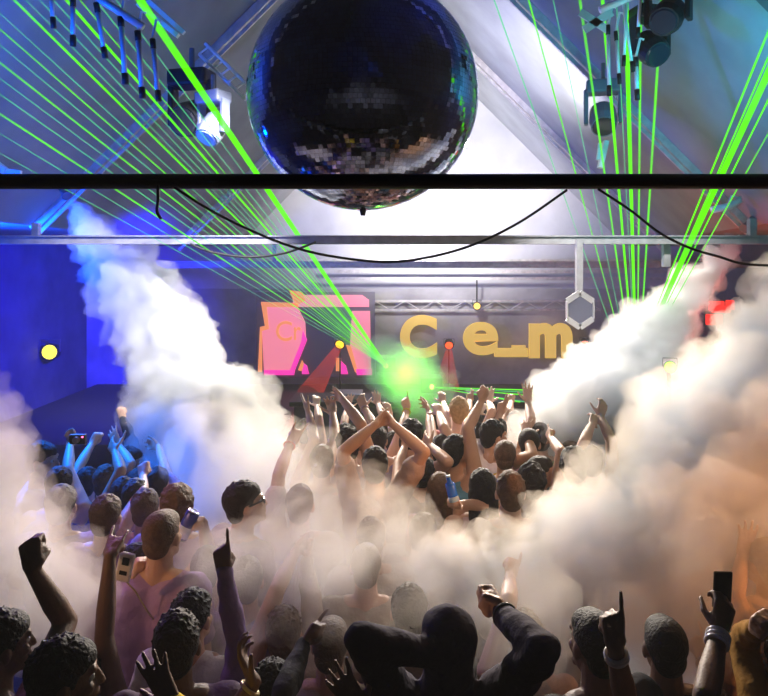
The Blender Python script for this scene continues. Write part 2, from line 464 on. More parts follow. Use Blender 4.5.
    # what is worn on the wrists, the neck and the face
    for a in acc:
        bm = bmesh.new()
        if a[0] == 'band':
            S, E, W, hd, n = info[a[1]]; c = W.lerp(E, a[3] if len(a) > 3 else .08)
            for q in range(a[4] if len(a) > 4 else 1): torus(bm, loc(c + (E - W).normalized() * .016 * q), E - W, .034 * s, .0065, 20, 6)
            tag(obj('wristband', bm, mat('band_%d_%d_%d' % tuple(int(c * 255) for c in a[2]), a[2], .3, .3), body, smooth=True))
        elif a[0] == 'watch':
            S, E, W, hd, n = info[a[1]]; c = W.lerp(E, .06)
            torus(bm, loc(c), E - W, .034 * s, .007, 20, 6)
            o = obj('watch', bm, mat('watch_strap', (.02, .02, .025), .4), body, smooth=True)
            bm = bmesh.new(); q = loc(c) - V((0, 1, 0)) * .036 * s; capsule(bm, q, q - V((0, .008, 0)), .02, .018, 12)
            obj('watch_case', bm, mat('steel', (.6, .6, .62), .2, 1.), o)
        elif a[0] == 'shades':
            for t in (-1, 1):
                ellipsoid(bm, loc(hp(.034 * t, .090, .008)), (.030 * s, .008 * s, .021 * s), R, 2)
                bar(bm, loc(hp(.060 * t, .088, .014)), loc(hp(.080 * t, -.01, .010)), .005, .008)
            bar(bm, loc(hp(-.012, .100, .012)), loc(hp(.012, .100, .012)), .005, .006)
            obj('sunglasses', bm, mat('shades_%d_%d_%d' % tuple(int(c * 255) for c in a[1]), a[1], .15), body)
        elif a[0] == 'towel':
            pts = [loc(neck + r * .12 * s * math.sin(u) + f * .10 * s * math.cos(u) + up * (-.02 - .03 * abs(math.sin(u * .5)))) for u in [i * .35 for i in range(19)]]
            tube(bm, pts, .024, 8); obj('neck_towel', bm, cloth(a[1]), body, smooth=True)
    PEOPLE.append((body, info, f, r, s))
    HANDS[label] = info
    return body, info

def in_hand(info, k, off=.075, nn=.03):
    """where something held sits: in front of the palm"""
    S, E, W, hd, n = info[k]
    n = (n - hd * n.dot(hd)).normalized()
    return W + hd * off + n * nn, hd, n
# ------------------------------------------------------------------ the crowd, nearest first
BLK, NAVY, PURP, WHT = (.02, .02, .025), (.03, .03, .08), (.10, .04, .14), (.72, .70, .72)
# -- front row, dark against the smoke
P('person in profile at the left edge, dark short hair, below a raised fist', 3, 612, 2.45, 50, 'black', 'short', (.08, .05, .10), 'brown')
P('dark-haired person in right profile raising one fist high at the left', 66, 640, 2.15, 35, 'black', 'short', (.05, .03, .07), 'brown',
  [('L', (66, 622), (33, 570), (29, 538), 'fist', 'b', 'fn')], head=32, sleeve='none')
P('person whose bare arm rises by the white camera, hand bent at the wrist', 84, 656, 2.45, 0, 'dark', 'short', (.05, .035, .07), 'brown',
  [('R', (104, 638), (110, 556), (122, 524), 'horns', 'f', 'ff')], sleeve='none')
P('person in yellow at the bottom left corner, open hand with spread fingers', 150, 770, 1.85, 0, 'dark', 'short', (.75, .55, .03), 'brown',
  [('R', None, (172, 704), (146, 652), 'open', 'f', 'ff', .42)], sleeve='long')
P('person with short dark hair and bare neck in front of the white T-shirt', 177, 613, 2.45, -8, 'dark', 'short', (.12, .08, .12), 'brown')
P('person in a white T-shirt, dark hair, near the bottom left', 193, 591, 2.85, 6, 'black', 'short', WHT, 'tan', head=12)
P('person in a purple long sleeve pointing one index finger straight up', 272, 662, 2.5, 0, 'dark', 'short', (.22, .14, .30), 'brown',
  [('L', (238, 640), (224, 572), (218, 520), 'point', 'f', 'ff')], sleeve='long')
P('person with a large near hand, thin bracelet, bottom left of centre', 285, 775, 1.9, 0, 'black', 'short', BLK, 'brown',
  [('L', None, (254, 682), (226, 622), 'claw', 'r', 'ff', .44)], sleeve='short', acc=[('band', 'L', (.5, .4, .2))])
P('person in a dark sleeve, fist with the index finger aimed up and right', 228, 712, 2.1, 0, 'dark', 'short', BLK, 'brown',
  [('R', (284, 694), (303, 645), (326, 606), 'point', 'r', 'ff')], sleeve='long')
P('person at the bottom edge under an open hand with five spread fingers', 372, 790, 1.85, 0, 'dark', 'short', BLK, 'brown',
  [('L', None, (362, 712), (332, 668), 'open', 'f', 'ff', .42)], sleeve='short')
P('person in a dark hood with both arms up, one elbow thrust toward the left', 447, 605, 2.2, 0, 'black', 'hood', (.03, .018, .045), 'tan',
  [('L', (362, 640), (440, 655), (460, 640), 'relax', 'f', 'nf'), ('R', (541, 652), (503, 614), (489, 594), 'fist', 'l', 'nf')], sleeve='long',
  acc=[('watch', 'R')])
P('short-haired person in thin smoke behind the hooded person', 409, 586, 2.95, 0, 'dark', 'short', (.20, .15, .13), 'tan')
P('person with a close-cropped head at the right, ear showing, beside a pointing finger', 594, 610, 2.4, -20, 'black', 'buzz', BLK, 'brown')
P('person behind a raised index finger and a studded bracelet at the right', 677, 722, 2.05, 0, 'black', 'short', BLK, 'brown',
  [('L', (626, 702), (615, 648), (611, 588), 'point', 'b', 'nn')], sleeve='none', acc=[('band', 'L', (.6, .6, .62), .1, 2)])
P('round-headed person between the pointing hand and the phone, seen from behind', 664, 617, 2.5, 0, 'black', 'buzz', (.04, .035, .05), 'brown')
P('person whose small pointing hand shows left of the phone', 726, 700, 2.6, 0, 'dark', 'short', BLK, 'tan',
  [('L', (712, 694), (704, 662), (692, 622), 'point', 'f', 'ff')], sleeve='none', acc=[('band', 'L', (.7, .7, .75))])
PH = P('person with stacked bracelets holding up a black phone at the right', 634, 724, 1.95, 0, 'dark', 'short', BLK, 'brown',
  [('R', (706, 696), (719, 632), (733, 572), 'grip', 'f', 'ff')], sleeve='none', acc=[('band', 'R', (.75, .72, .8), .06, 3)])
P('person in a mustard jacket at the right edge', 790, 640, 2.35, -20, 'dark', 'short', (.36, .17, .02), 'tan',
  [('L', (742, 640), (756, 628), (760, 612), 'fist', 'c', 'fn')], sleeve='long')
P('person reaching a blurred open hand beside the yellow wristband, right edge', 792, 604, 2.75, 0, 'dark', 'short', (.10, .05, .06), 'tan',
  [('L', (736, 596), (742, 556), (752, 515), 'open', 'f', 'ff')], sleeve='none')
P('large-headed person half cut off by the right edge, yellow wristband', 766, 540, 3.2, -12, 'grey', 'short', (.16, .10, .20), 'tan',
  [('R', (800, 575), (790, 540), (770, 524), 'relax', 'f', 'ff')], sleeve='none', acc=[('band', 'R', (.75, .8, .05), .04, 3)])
# -- in the middle haze
P('person in sunglasses, head turned up and right, hazy left of centre', 246, 482, 3.55, 45, 'dark', 'short', (.35, .30, .28), 'tan', head=25, tilt=12, acc=[('shades', (.03, .03, .03))])
P('person with both hands joined high overhead in the haze, brown hair', 284, 608, 2.9, 0, 'brown', 'short', (.45, .38, .32), 'tan',
  [('L', (277, 590), (294, 554), (305, 540), 'relax', 'r', 'nf'), ('R', (311, 600), (307, 562), (311, 533), 'ring', 'l', 'ff')], sleeve=('none', 'long'))
P('hazy brown-haired person behind the aimed fist', 331, 618, 2.75, 4, 'brown', 'buzz', (.35, .28, .22), 'tan')
P('round brown head in the haze at centre, low between two larger hazy heads', 366, 544, 3.35, 0, 'brown', 'buzz', (.30, .24, .2), 'tan', size=.93)
P('hazy broad head, centre, left of the hands-high group', 371, 519, 3.75, -6, 'brown', 'short', (.45, .38, .32), 'tan')
P('hazy pale-haired head behind the broad hazy head', 370, 501, 4.15, 8, 'blond', 'short', (.6, .55, .5), 'fair')
P('hazy head tilted right, at the smoke edge in the centre', 422, 514, 3.8, 10, 'dark', 'short', (.28, .22, .2), 'tan', roll=12)
P('purple-lit hazy head behind the purple pointing sleeve', 247, 558, 3.3, -5, 'dark', 'short', (.22, .14, .28), 'tan')
CAN = P('large-headed person beside a raised blue can, left', 163, 510, 3.2, 15, 'brown', 'buzz', (.40, .25, .45), 'tan', size=1.0)
HC = P('person holding a tilted blue drink can, left of centre', 207, 548, 3.35, 0, 'dark', 'short', (.45, .35, .45), 'fair',
  [('L', (208, 550), (203, 524), (192, 514), 'grip', 'c', 'fn')], sleeve='none')
P('person with yellow sunglasses in purple light, left, behind the white camera', 141, 546, 3.35, 60, 'dark', 'short', (.25, .12, .3), 'tan', head=20, size=.93, acc=[('shades', (.7, .6, .05))],
  arms=[('R', None, (132, 580), (140, 553), 'fist', 'f', 'fn', .40)], sleeve='none')
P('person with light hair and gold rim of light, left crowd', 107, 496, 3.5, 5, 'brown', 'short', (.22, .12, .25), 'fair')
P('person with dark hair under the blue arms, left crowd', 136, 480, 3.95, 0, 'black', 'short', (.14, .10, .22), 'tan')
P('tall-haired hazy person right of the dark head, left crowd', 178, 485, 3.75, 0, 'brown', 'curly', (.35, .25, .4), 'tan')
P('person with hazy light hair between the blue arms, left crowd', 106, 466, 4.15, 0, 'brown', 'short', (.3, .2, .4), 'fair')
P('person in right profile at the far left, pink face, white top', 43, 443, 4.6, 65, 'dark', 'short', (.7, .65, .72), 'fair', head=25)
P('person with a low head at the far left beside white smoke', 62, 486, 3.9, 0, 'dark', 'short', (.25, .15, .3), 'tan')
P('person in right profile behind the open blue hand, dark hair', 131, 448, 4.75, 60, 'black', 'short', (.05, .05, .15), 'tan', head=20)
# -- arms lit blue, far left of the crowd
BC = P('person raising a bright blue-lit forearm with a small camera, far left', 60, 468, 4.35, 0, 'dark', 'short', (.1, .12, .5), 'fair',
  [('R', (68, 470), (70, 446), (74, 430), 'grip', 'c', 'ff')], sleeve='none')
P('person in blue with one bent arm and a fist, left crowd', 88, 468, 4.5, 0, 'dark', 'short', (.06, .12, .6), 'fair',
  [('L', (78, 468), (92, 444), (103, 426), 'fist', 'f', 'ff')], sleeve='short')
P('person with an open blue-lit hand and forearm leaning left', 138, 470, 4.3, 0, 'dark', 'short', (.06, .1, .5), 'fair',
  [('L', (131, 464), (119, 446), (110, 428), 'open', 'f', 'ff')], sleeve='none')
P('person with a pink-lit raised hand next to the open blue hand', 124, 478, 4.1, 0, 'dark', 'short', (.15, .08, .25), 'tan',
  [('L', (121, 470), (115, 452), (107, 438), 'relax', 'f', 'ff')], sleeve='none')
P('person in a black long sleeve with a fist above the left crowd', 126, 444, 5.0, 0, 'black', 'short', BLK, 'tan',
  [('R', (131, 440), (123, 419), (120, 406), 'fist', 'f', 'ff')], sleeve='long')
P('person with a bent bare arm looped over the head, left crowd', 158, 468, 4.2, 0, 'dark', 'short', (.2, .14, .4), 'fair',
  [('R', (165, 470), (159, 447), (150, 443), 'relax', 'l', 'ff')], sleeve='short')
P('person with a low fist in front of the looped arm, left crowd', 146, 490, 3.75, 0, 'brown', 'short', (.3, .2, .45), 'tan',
  [('L', (142, 492), (143, 476), (143, 462), 'fist', 'f', 'ff')], sleeve='none')
# -- centre: hands high
P('person with both arms in a triangle overhead, hands joined, dark hair', 375, 448, 4.35, 0, 'black', 'short', (.35, .25, .22), 'tan',
  [('L', (343, 452), (376, 424), (385, 417), 'relax', 'r', 'nf'), ('R', (424, 452), (393, 424), (386, 416), 'relax', 'l', 'nf')], sleeve='short')
P('curly dark-haired person below the crossed forearms, centre', 421, 455, 4.2, 0, 'black', 'curly', (.25, .18, .16), 'tan',
  [('L', (398, 466), (405, 446), (408, 432), 'fist', 'f', 'ff')], sleeve='none')
P('person with neat short hair turned right, arm raised in a fist, centre', 457, 436, 4.55, 35, 'black', 'short', (.1, .25, .35), 'tan',
  [('R', (468, 428), (481, 402), (488, 389), 'fist', 'l', 'ff'), ('L', (448, 462), (430, 446), (420, 434), 'relax', 'f', 'nf')], sleeve='none', head=15)
P('person in a white T-shirt with fingers spread high, profile to the right', 494, 421, 4.75, 30, 'black', 'short', (.80, .72, .74), 'tan',
  [('L', (491, 438), (500, 414), (505, 393), 'peace', 'f', 'ff')], head=40)
P('person in a blue-grey shirt with a yellow neck towel', 505, 440, 4.5, 10, 'brown', 'buzz', (.12, .22, .32), 'tan', acc=[('towel', (.85, .6, .03))])
P('person with a red-lit ear behind an open raised hand, right of the towel', 529, 428, 4.65, 10, 'dark', 'buzz', (.15, .2, .25), 'tan',
  [('L', (533, 456), (527, 436), (526, 418), 'open', 'f', 'nf')], sleeve='none')
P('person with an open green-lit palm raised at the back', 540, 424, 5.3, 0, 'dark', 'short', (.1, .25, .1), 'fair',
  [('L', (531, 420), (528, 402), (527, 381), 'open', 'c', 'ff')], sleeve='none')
P('dark-haired person in pale pink with bare shoulders, holding a blue bottle', 482, 470, 4.0, 0, 'black', 'long', (.6, .4, .42), 'tan', sleeve='none')
BT = P('person with long brown hair left of the blue bottle', 440, 474, 4.15, 10, 'brown', 'long', (.5, .35, .35), 'tan',
  [('R', None, (455, 505), (451, 492), 'grip', 'c', 'fn', .36)], sleeve='none')
P('person with streaked light brown hair at the smoke edge', 510, 472, 3.95, 0, 'brown', 'short', (.6, .55, .5), 'fair')
P('person with tight dark curls right of the streaked hair', 531, 464, 4.1, 0, 'dark', 'curly', (.2, .15, .15), 'brown')
P('person with shaven head looking right, thumb and little finger out', 541, 456, 4.4, 50, 'dark', 'buzz', (.65, .3, .2), 'tan',
  [('R', (561, 452), (551, 438), (545, 426), 'shaka', 'f', 'ff')], sleeve='none', head=20)
P('person with thick dark curls at the right end of the crowd', 573, 448, 4.15, 0, 'black', 'curly', (.5, .42, .4), 'tan')
P('person with crossed wrists and one open hand, right end of the crowd', 590, 446, 4.6, 0, 'dark', 'short', (.5, .4, .38), 'fair',
  [('L', (584, 442), (592, 424), (597, 411), 'relax', 'f', 'ff'), ('R', (611, 440), (600, 416), (606, 396), 'claw', 'f', 'ff')], sleeve='none')
P('person with hair tied up behind the dark curls, right end', 571, 441, 4.75, -5, 'brown', 'bun', (.4, .35, .35), 'tan')
# -- centre left: hands high
P('person with curly hair in haze left of the triangle arms', 349, 428, 4.85, 0, 'dark', 'curly', (.4, .32, .34), 'tan',
  [('L', (335, 436), (333, 414), (330, 398), 'claw', 'c', 'ff'), ('R', (361, 424), (343, 400), (336, 393), 'relax', 'l', 'nf')], sleeve='none')
P('person with one clawed hand up beside the triangle arms', 377, 426, 5.1, 0, 'dark', 'short', (.3, .25, .3), 'tan',
  [('L', (373, 424), (364, 408), (358, 391), 'claw', 'f', 'ff')], sleeve='none', acc=[('band', 'L', (.4, .3, .3))])
P('person with a pinched hand above the triangle arms', 394, 432, 5.2, 0, 'dark', 'short', (.35, .25, .28), 'fair',
  [('R', (393, 434), (390, 416), (385, 399), 'relax', 'f', 'ff')], sleeve='none')
P('person with one long thin arm straight up, left of the hands group', 322, 446, 4.7, 0, 'brown', 'short', (.5, .42, .38), 'fair',
  [('L', (314, 440), (309, 414), (301, 396), 'flat', 'r', 'ff')], sleeve='none')
P('person with a red wristband, hand raised in haze left of the thin arm', 300, 486, 3.95, 0, 'brown', 'short', (.65, .58, .52), 'fair',
  [('L', (279, 474), (290, 444), (303, 420), 'horns', 'f', 'ff')], sleeve='short', acc=[('band', 'L', (.6, .05, .03), .06)])
P('person with a bracelet pointing up near the green glow', 408, 432, 5.15, 0, 'dark', 'short', (.3, .25, .25), 'fair',
  [('L', (402, 428), (407, 410), (403, 390), 'point', 'f', 'ff')], sleeve='none', acc=[('band', 'L', (.7, .6, .1), .1)])
P('person with dark curls under an orange-lit hand, centre', 412, 420, 4.95, 5, 'black', 'curly', (.2, .15, .2), 'tan',
  [('R', (431, 430), (429, 412), (424, 399), 'relax', 'l', 'ff')], sleeve='none')
P('pale-armed person, open hand up, right of the orange-lit hand', 441, 436, 4.9, 0, 'dark', 'short', (.25, .2, .2), 'fair',
  [('R', (444, 428), (439, 414), (435, 399), 'claw', 'f', 'ff')], sleeve='none')
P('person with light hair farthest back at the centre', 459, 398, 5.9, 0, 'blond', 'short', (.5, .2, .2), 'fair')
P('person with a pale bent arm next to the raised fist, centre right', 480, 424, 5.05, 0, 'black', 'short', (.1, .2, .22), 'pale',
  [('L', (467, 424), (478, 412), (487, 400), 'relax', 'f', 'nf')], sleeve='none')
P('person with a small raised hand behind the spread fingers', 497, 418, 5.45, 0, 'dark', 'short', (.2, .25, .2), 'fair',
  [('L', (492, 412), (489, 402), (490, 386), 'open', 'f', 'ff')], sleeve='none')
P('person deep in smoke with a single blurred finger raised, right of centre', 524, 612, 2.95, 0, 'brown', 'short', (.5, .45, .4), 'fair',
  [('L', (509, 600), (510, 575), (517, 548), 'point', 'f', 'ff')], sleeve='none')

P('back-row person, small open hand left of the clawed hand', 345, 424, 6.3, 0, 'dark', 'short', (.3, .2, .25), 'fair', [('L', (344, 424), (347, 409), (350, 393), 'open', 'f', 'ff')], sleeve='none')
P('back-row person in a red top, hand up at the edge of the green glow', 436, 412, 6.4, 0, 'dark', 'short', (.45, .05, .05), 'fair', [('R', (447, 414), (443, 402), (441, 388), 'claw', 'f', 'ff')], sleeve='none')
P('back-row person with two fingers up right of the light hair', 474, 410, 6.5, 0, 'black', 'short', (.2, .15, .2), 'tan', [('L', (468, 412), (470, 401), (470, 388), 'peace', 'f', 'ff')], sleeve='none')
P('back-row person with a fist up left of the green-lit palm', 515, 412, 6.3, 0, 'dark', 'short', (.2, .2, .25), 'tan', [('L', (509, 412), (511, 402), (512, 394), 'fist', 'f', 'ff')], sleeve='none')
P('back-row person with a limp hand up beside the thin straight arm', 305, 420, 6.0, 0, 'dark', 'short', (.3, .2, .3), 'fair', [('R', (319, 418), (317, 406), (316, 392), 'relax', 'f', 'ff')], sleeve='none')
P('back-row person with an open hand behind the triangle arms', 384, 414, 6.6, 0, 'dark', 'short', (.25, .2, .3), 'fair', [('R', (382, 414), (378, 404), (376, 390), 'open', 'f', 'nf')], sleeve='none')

build_people()
# ------------------------------------------------------------------ the hall
def ridge(Y): return .08 + (Y - 7.0) * .132
RZ, EZ, HALF = 7.0, 3.35, 3.65
YB, YF, WX = 13.2, -5.0, 5.6
m_roof = mat('roof_panel', (.30, .31, .34), .7, bump=.25, bscale=6, var=.22, vscale=1.6)
m_wall = mat('back_wall_paint', (.55, .54, .56), .8, bump=.2, bscale=8, var=.2, vscale=1.2)
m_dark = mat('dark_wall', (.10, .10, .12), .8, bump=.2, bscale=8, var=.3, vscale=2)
m_floor = mat('dance_floor', (.05, .045, .045), .5, bump=.1, bscale=20, var=.3, vscale=3)
m_steel = mat('painted_steel', (.60, .56, .55), .5, .3, bump=.1, bscale=30, var=.25, vscale=12)
m_beam = mat('beam_paint', (.30, .29, .30), .5, .2, bump=.1, bscale=30, var=.25, vscale=12)
m_black = mat('black_metal', (.006, .006, .008), .55, .2, var=.3, vscale=10)
m_grey = mat('grey_metal', (.20, .20, .22), .45, .6)
def struct(name, bm, m, loc=None): return tag(obj(name, bm, m, None, loc), kind='structure')

bm = bmesh.new(); box(bm, (-WX, YF, -.2), (WX, YB, 0)); struct('floor', bm, m_floor)
bm = bmesh.new()                                                    # two roof slopes and the flat aisle ceilings
YC = 4.15
for sd in (-1, 1):
    a = [(ridge(YC), YC, RZ), (ridge(YC) + sd * HALF, YC, EZ), (ridge(YB) + sd * HALF, YB, EZ), (ridge(YB), YB, RZ)]
    extrude_poly(bm, a, (0, 0, .15))
    xo = sd * (WX + .2)
    a = [(ridge(YC) + sd * HALF, YC, EZ), (xo, YC, EZ), (xo, YB, EZ), (ridge(YB) + sd * HALF, YB, EZ)]
    extrude_poly(bm, a, (0, 0, .15))
struct('ceiling', bm, m_roof)
bm = bmesh.new()                                                    # unseen near half of the ceiling, coloured dark for the mirror ball's reflection
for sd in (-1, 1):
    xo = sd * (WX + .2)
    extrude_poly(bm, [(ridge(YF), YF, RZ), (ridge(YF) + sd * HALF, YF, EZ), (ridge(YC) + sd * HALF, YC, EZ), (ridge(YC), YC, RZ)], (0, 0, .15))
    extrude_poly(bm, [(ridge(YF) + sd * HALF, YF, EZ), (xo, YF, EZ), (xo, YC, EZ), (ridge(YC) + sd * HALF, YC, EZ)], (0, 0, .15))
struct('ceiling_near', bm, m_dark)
bm = bmesh.new(); extrude_poly(bm, [(-WX - .2, YB, 2.55), (WX + .2, YB, 2.55), (WX + .2, YB, EZ + .1), (ridge(YB) + HALF, YB, EZ + .1), (ridge(YB), YB, RZ + .1), (ridge(YB) - HALF, YB, EZ + .1), (-WX - .2, YB, EZ + .1)], (0, .2, 0))
struct('wall_back', bm, m_wall)
bm = bmesh.new(); box(bm, (-WX - .2, YB - .02, 0), (WX + .2, YB + .2, 2.55)); struct('trim_1', bm, mat('stage_backdrop', (.42, .40, .42), .85, bump=.2, bscale=5, var=.35, vscale=1.5))
for nm, x0, x1 in (('wall_left', -WX - .2, -WX), ('wall_right', WX, WX + .2)):
    bm = bmesh.new(); box(bm, (x0, YF, 0), (x1, YB, EZ + .1)); struct(nm, bm, m_dark)
bm = bmesh.new(); extrude_poly(bm, [(-WX - .2, YF, 0), (WX + .2, YF, 0), (WX + .2, YF, EZ + .1), (ridge(YF), YF, RZ + .1), (-WX - .2, YF, EZ + .1)], (0, -.2, 0)); struct('wall_front', bm, m_dark)

# rafters and tie beams of the roof trusses
def rafter(Y, sd, w=.075):
    bm = bmesh.new(); e = .06
    bar(bm, (ridge(Y), Y, RZ - .08), (ridge(Y) + sd * HALF, Y, EZ - .04), w, w * 1.1)
    bar(bm, (ridge(Y), Y - w * .3, RZ - .19), (ridge(Y) + sd * HALF, Y - w * .3, EZ - .15), w * .35, w * .5)
    return tag(obj('roof_rafter', bm, m_steel), kind='structure')
for Y in (3.6, 7.1, 10.6):
    for sd in (-1, 1): rafter(Y, sd)
for Y, Z, h, x0 in ((6.2, 3.166, .075, -WX), (10.5, 2.98, .10, -3.4)):
    bm = bmesh.new(); box(bm, (x0, Y - .05, Z - h / 2), (WX, Y + .05, Z + h / 2)); box(bm, (x0, Y - .07, Z + h / 2 - .012), (WX, Y + .07, Z + h / 2))
    tag(obj('tie_beam', bm, m_beam), kind='structure')
for (x, Y, z0, z1) in ((-3.12, 6.2, 3.16, 3.32), (2.53, 6.2, 2.93, 3.2), (3.3, 6.2, 3.16, 3.36), (-1.65, 10.5, 2.98, 3.4)):
    bm = bmesh.new(); bar(bm, (x, Y + .08, z0), (x, Y + .08, z1), .06); tag(obj('truss_post', bm, m_beam), kind='structure')
for x0, x1, Y, Z, h in ((-.95, 5.4, 12.6, 2.72, .05), (-.9, 5.4, 12.7, 2.84, .06), (-3.2, 5.4, 12.9, 3.02, .08)):
    bm = bmesh.new(); box(bm, (x0, Y - .03, Z), (x1, Y + .03, Z + h)); tag(obj('wall_rail', bm, m_steel), kind='structure')

# the black pipe right across the front, and its cables
p0 = at(384, 181.5, 3.0)
bm = bmesh.new(); tube(bm, [(-WX, 3.0, p0.z), (WX, 3.0, p0.z)], .033, 16)
tag(obj('front_pipe', bm, m_black, smooth=False), 'black steel pipe spanning the hall in front of the mirror ball', 'pipe')
def cable(name, label, pts, r, Y, m=m_black, sag=None):
    q = [at(*p, Y) if len(p) == 2 else at(*p) for p in pts]; out = []
    for i in range(len(q) - 1):                                     # smooth curve through the points
        a, b, c, d = q[max(i - 1, 0)], q[i], q[i + 1], q[min(i + 2, len(q) - 1)]
        for k in range(8):
            t = k / 8
            out.append(.5 * (2 * b + (c - a) * t + (2 * a - 5 * b + 4 * c - d) * t * t + (3 * b - a - 3 * c + d) * t ** 3))
    out.append(q[-1]); bm = bmesh.new(); tube(bm, out, r, 8)
    return tag(obj(name, bm, m, smooth=True), label, 'cable')
m_cable = mat('cable_rubber', (.01, .01, .012), .6)
cable('hanging_cable', 'long black cable sagging in a deep curve under the mirror ball', [(174, 187), (210, 210), (250, 230), (290, 246), (330, 256), (385, 262), (430, 257), (475, 244), (520, 222), (567, 190)], .0055, 2.97, m_cable)
cable('hanging_cable', 'black cable falling from the pipe to the lower right', [(598, 189), (630, 210), (660, 233), (690, 248), (720, 257), (745, 264), (790, 266)], .0055, 2.97, m_cable)
cable('hanging_cable', 'thin black cable sagging at the left behind the green beams', [(190, 244), (215, 253), (250, 257), (285, 253), (316, 242)], .010, 6.1, m_cable)
cable('hanging_cable', 'short loose black cable end dangling from the pipe, left', [(158, 185), (158, 200), (157, 211), (161, 219)], .007, 2.97, m_cable)

# ------------------------------------------------------------------ the mirror ball
BC_ = at(363, 95.5, 3.8); BR = .622
mb = thing('mirror_ball', 'big dark mirror ball hanging behind the black pipe', 'mirror ball', BC_)
bm = bmesh.new(); bmesh.ops.create_uvsphere(bm, u_segments=64, v_segments=32, radius=BR - .006)
obj('core', bm, mat('ball_grout', (.01, .01, .012), .7), mb, smooth=True)
bm = bmesh.new(); rnd = random.Random(5); NR = 84
for i in range(NR):
    t0, t1 = PI * i / NR, PI * (i + 1) / NR; n = max(6, int(2 * NR * math.sin((t0 + t1) / 2)))
    for k in range(n):
        a0, a1 = 2 * PI * k / n, 2 * PI * (k + 1) / n
        ta, aa = (t0 + t1) / 2, (a0 + a1) / 2
        nrm = V((math.sin(ta) * math.cos(aa), math.sin(ta) * math.sin(aa), math.cos(ta)))
        e1 = V((math.cos(ta) * math.cos(aa), math.cos(ta) * math.sin(aa), -math.sin(ta))); e2 = V((-math.sin(aa), math.cos(aa), 0))
        n2 = (nrm + e1 * rnd.gauss(0, .014) + e2 * rnd.gauss(0, .014)).normalized()
        u = (e1 - n2 * e1.dot(n2)).normalized(); v = n2.cross(u)
        hu = BR * (t1 - t0) / 2 * .95; hv = BR * math.sin(ta) * (a1 - a0) / 2 * .95; c = nrm * BR
        bm.faces.new([bm.verts.new(c + u * x * hu + v * y * hv) for x, y in ((-1, -1), (1, -1), (1, 1), (-1, 1))])
bmesh.ops.recalc_face_normals(bm, faces=[])
obj('mirror_tiles', bm, mat('mirror_glass', (.36, .42, .62), .06, 1.), mb)
bm = bmesh.new(); tube(bm, [(0, 0, -BR + .004), (0, 0, -BR - .03)], [.02, .012], 12); obj('bottom_bolt', bm, m_black, mb)
bm = bmesh.new(); tube(bm, [(0, 0, BR - .02), (0, 0, BR + .05)], [.09, .07], 16); obj('top_cap', bm, m_black, mb)
bm = bmesh.new(); tube(bm, [(0, 0, BR + .05), (0, 0, RZ - .45 - BC_.z)], .012, 8); obj('hanging_rod', bm, m_grey, mb)
bm = bmesh.new(); box(bm, (-.09, -.09, RZ - .75 - BC_.z), (.09, .09, RZ - .40 - BC_.z), bev=.01); obj('motor', bm, m_black, mb)

# ------------------------------------------------------------------ lamps and fittings under the roof
def tube_rack(label, beams, Y, bar_a, bar_b, extra=()):
    t = thing('tube_light_rack', label, 'light rack', at(*bar_a, Y))
    o = t.location
    bm = bmesh.new(); tube(bm, [at(*bar_a, Y) - o, at(*bar_b, Y) - o], .024, 12); obj('carrier_bar', bm, m_chrome, t, smooth=True)
    for (x0, y0, x1, y1, w) in beams:
        a, b = at(x0, y0, Y) - o, at(x1, y1, Y) - o; r = w / 2 / F * Y
        bm = bmesh.new(); tube(bm, [a, b], r, 12); tb = obj('light_tube', bm, m_chrome, t, smooth=True)
        d = (b - a).normalized()
        for q0, q1, rr in ((b - d * .015, b + d * .05, r * 1.35), (a - d * .03, a + d * .03, r * 1.3)):
            bm = bmesh.new(); tube(bm, [q0, q1], rr, 12); obj('end_cap', bm, m_black, tb, smooth=True)
        bm = bmesh.new(); tube(bm, [a - d * .03, a - d * .1 + V((.03, 0, .05)), a + V((.05, 0, .14))], .008, 6); obj('bracket', bm, m_chrome, tb)
    for (x, y, dx, dy, w) in extra:
        bm = bmesh.new(); bar(bm, at(x, y, Y) - o, at(dx, dy, Y) - o, w / F * Y, .05); obj('strut', bm, m_chrome, t)
    return t
m_chrome = mat('brushed_tube', (.74, .70, .68), .3, .15)
tube_rack('rack of six bright metal tubes hanging at the upper left', [(51, -6, 53, 20, 4), (73, 2, 73, 38, 4.5), (97, 8, 104, 50, 4.5), (121, 22, 125, 76, 5), (138, 36, 142, 90, 5), (153, 44, 158, 93, 4.5)], 4.3, (40, -40), (143, 27))
tube_rack('rack of thin metal tubes hanging at the upper right', [(608, 30, 609, 88, 3.5), (616, 36, 619, 76, 3), (627, -8, 624, 58, 3), (641, -10, 638, 30, 3.5), (649, -12, 646, 8, 4), (636, 62, 637, 92, 4), (622, -5, 632, 64, 3)], 4.4, (600, 10), (676, -22), ((584, 30, 612, 12, 1.5), (580, 12, 608, 30, 1.5)))
bm = bmesh.new(); bar(bm, at(138, 4, 4.8), at(178, 36, 4.8), .045, .03); bar(bm, at(148, 1, 4.8), at(184, 33, 4.8), .03, .03)
tag(obj('strip_light', bm, mat('strip_white', (.8, .82, .85), .4)), 'pale diagonal strip fitting right of the left tube rack', 'light strip')

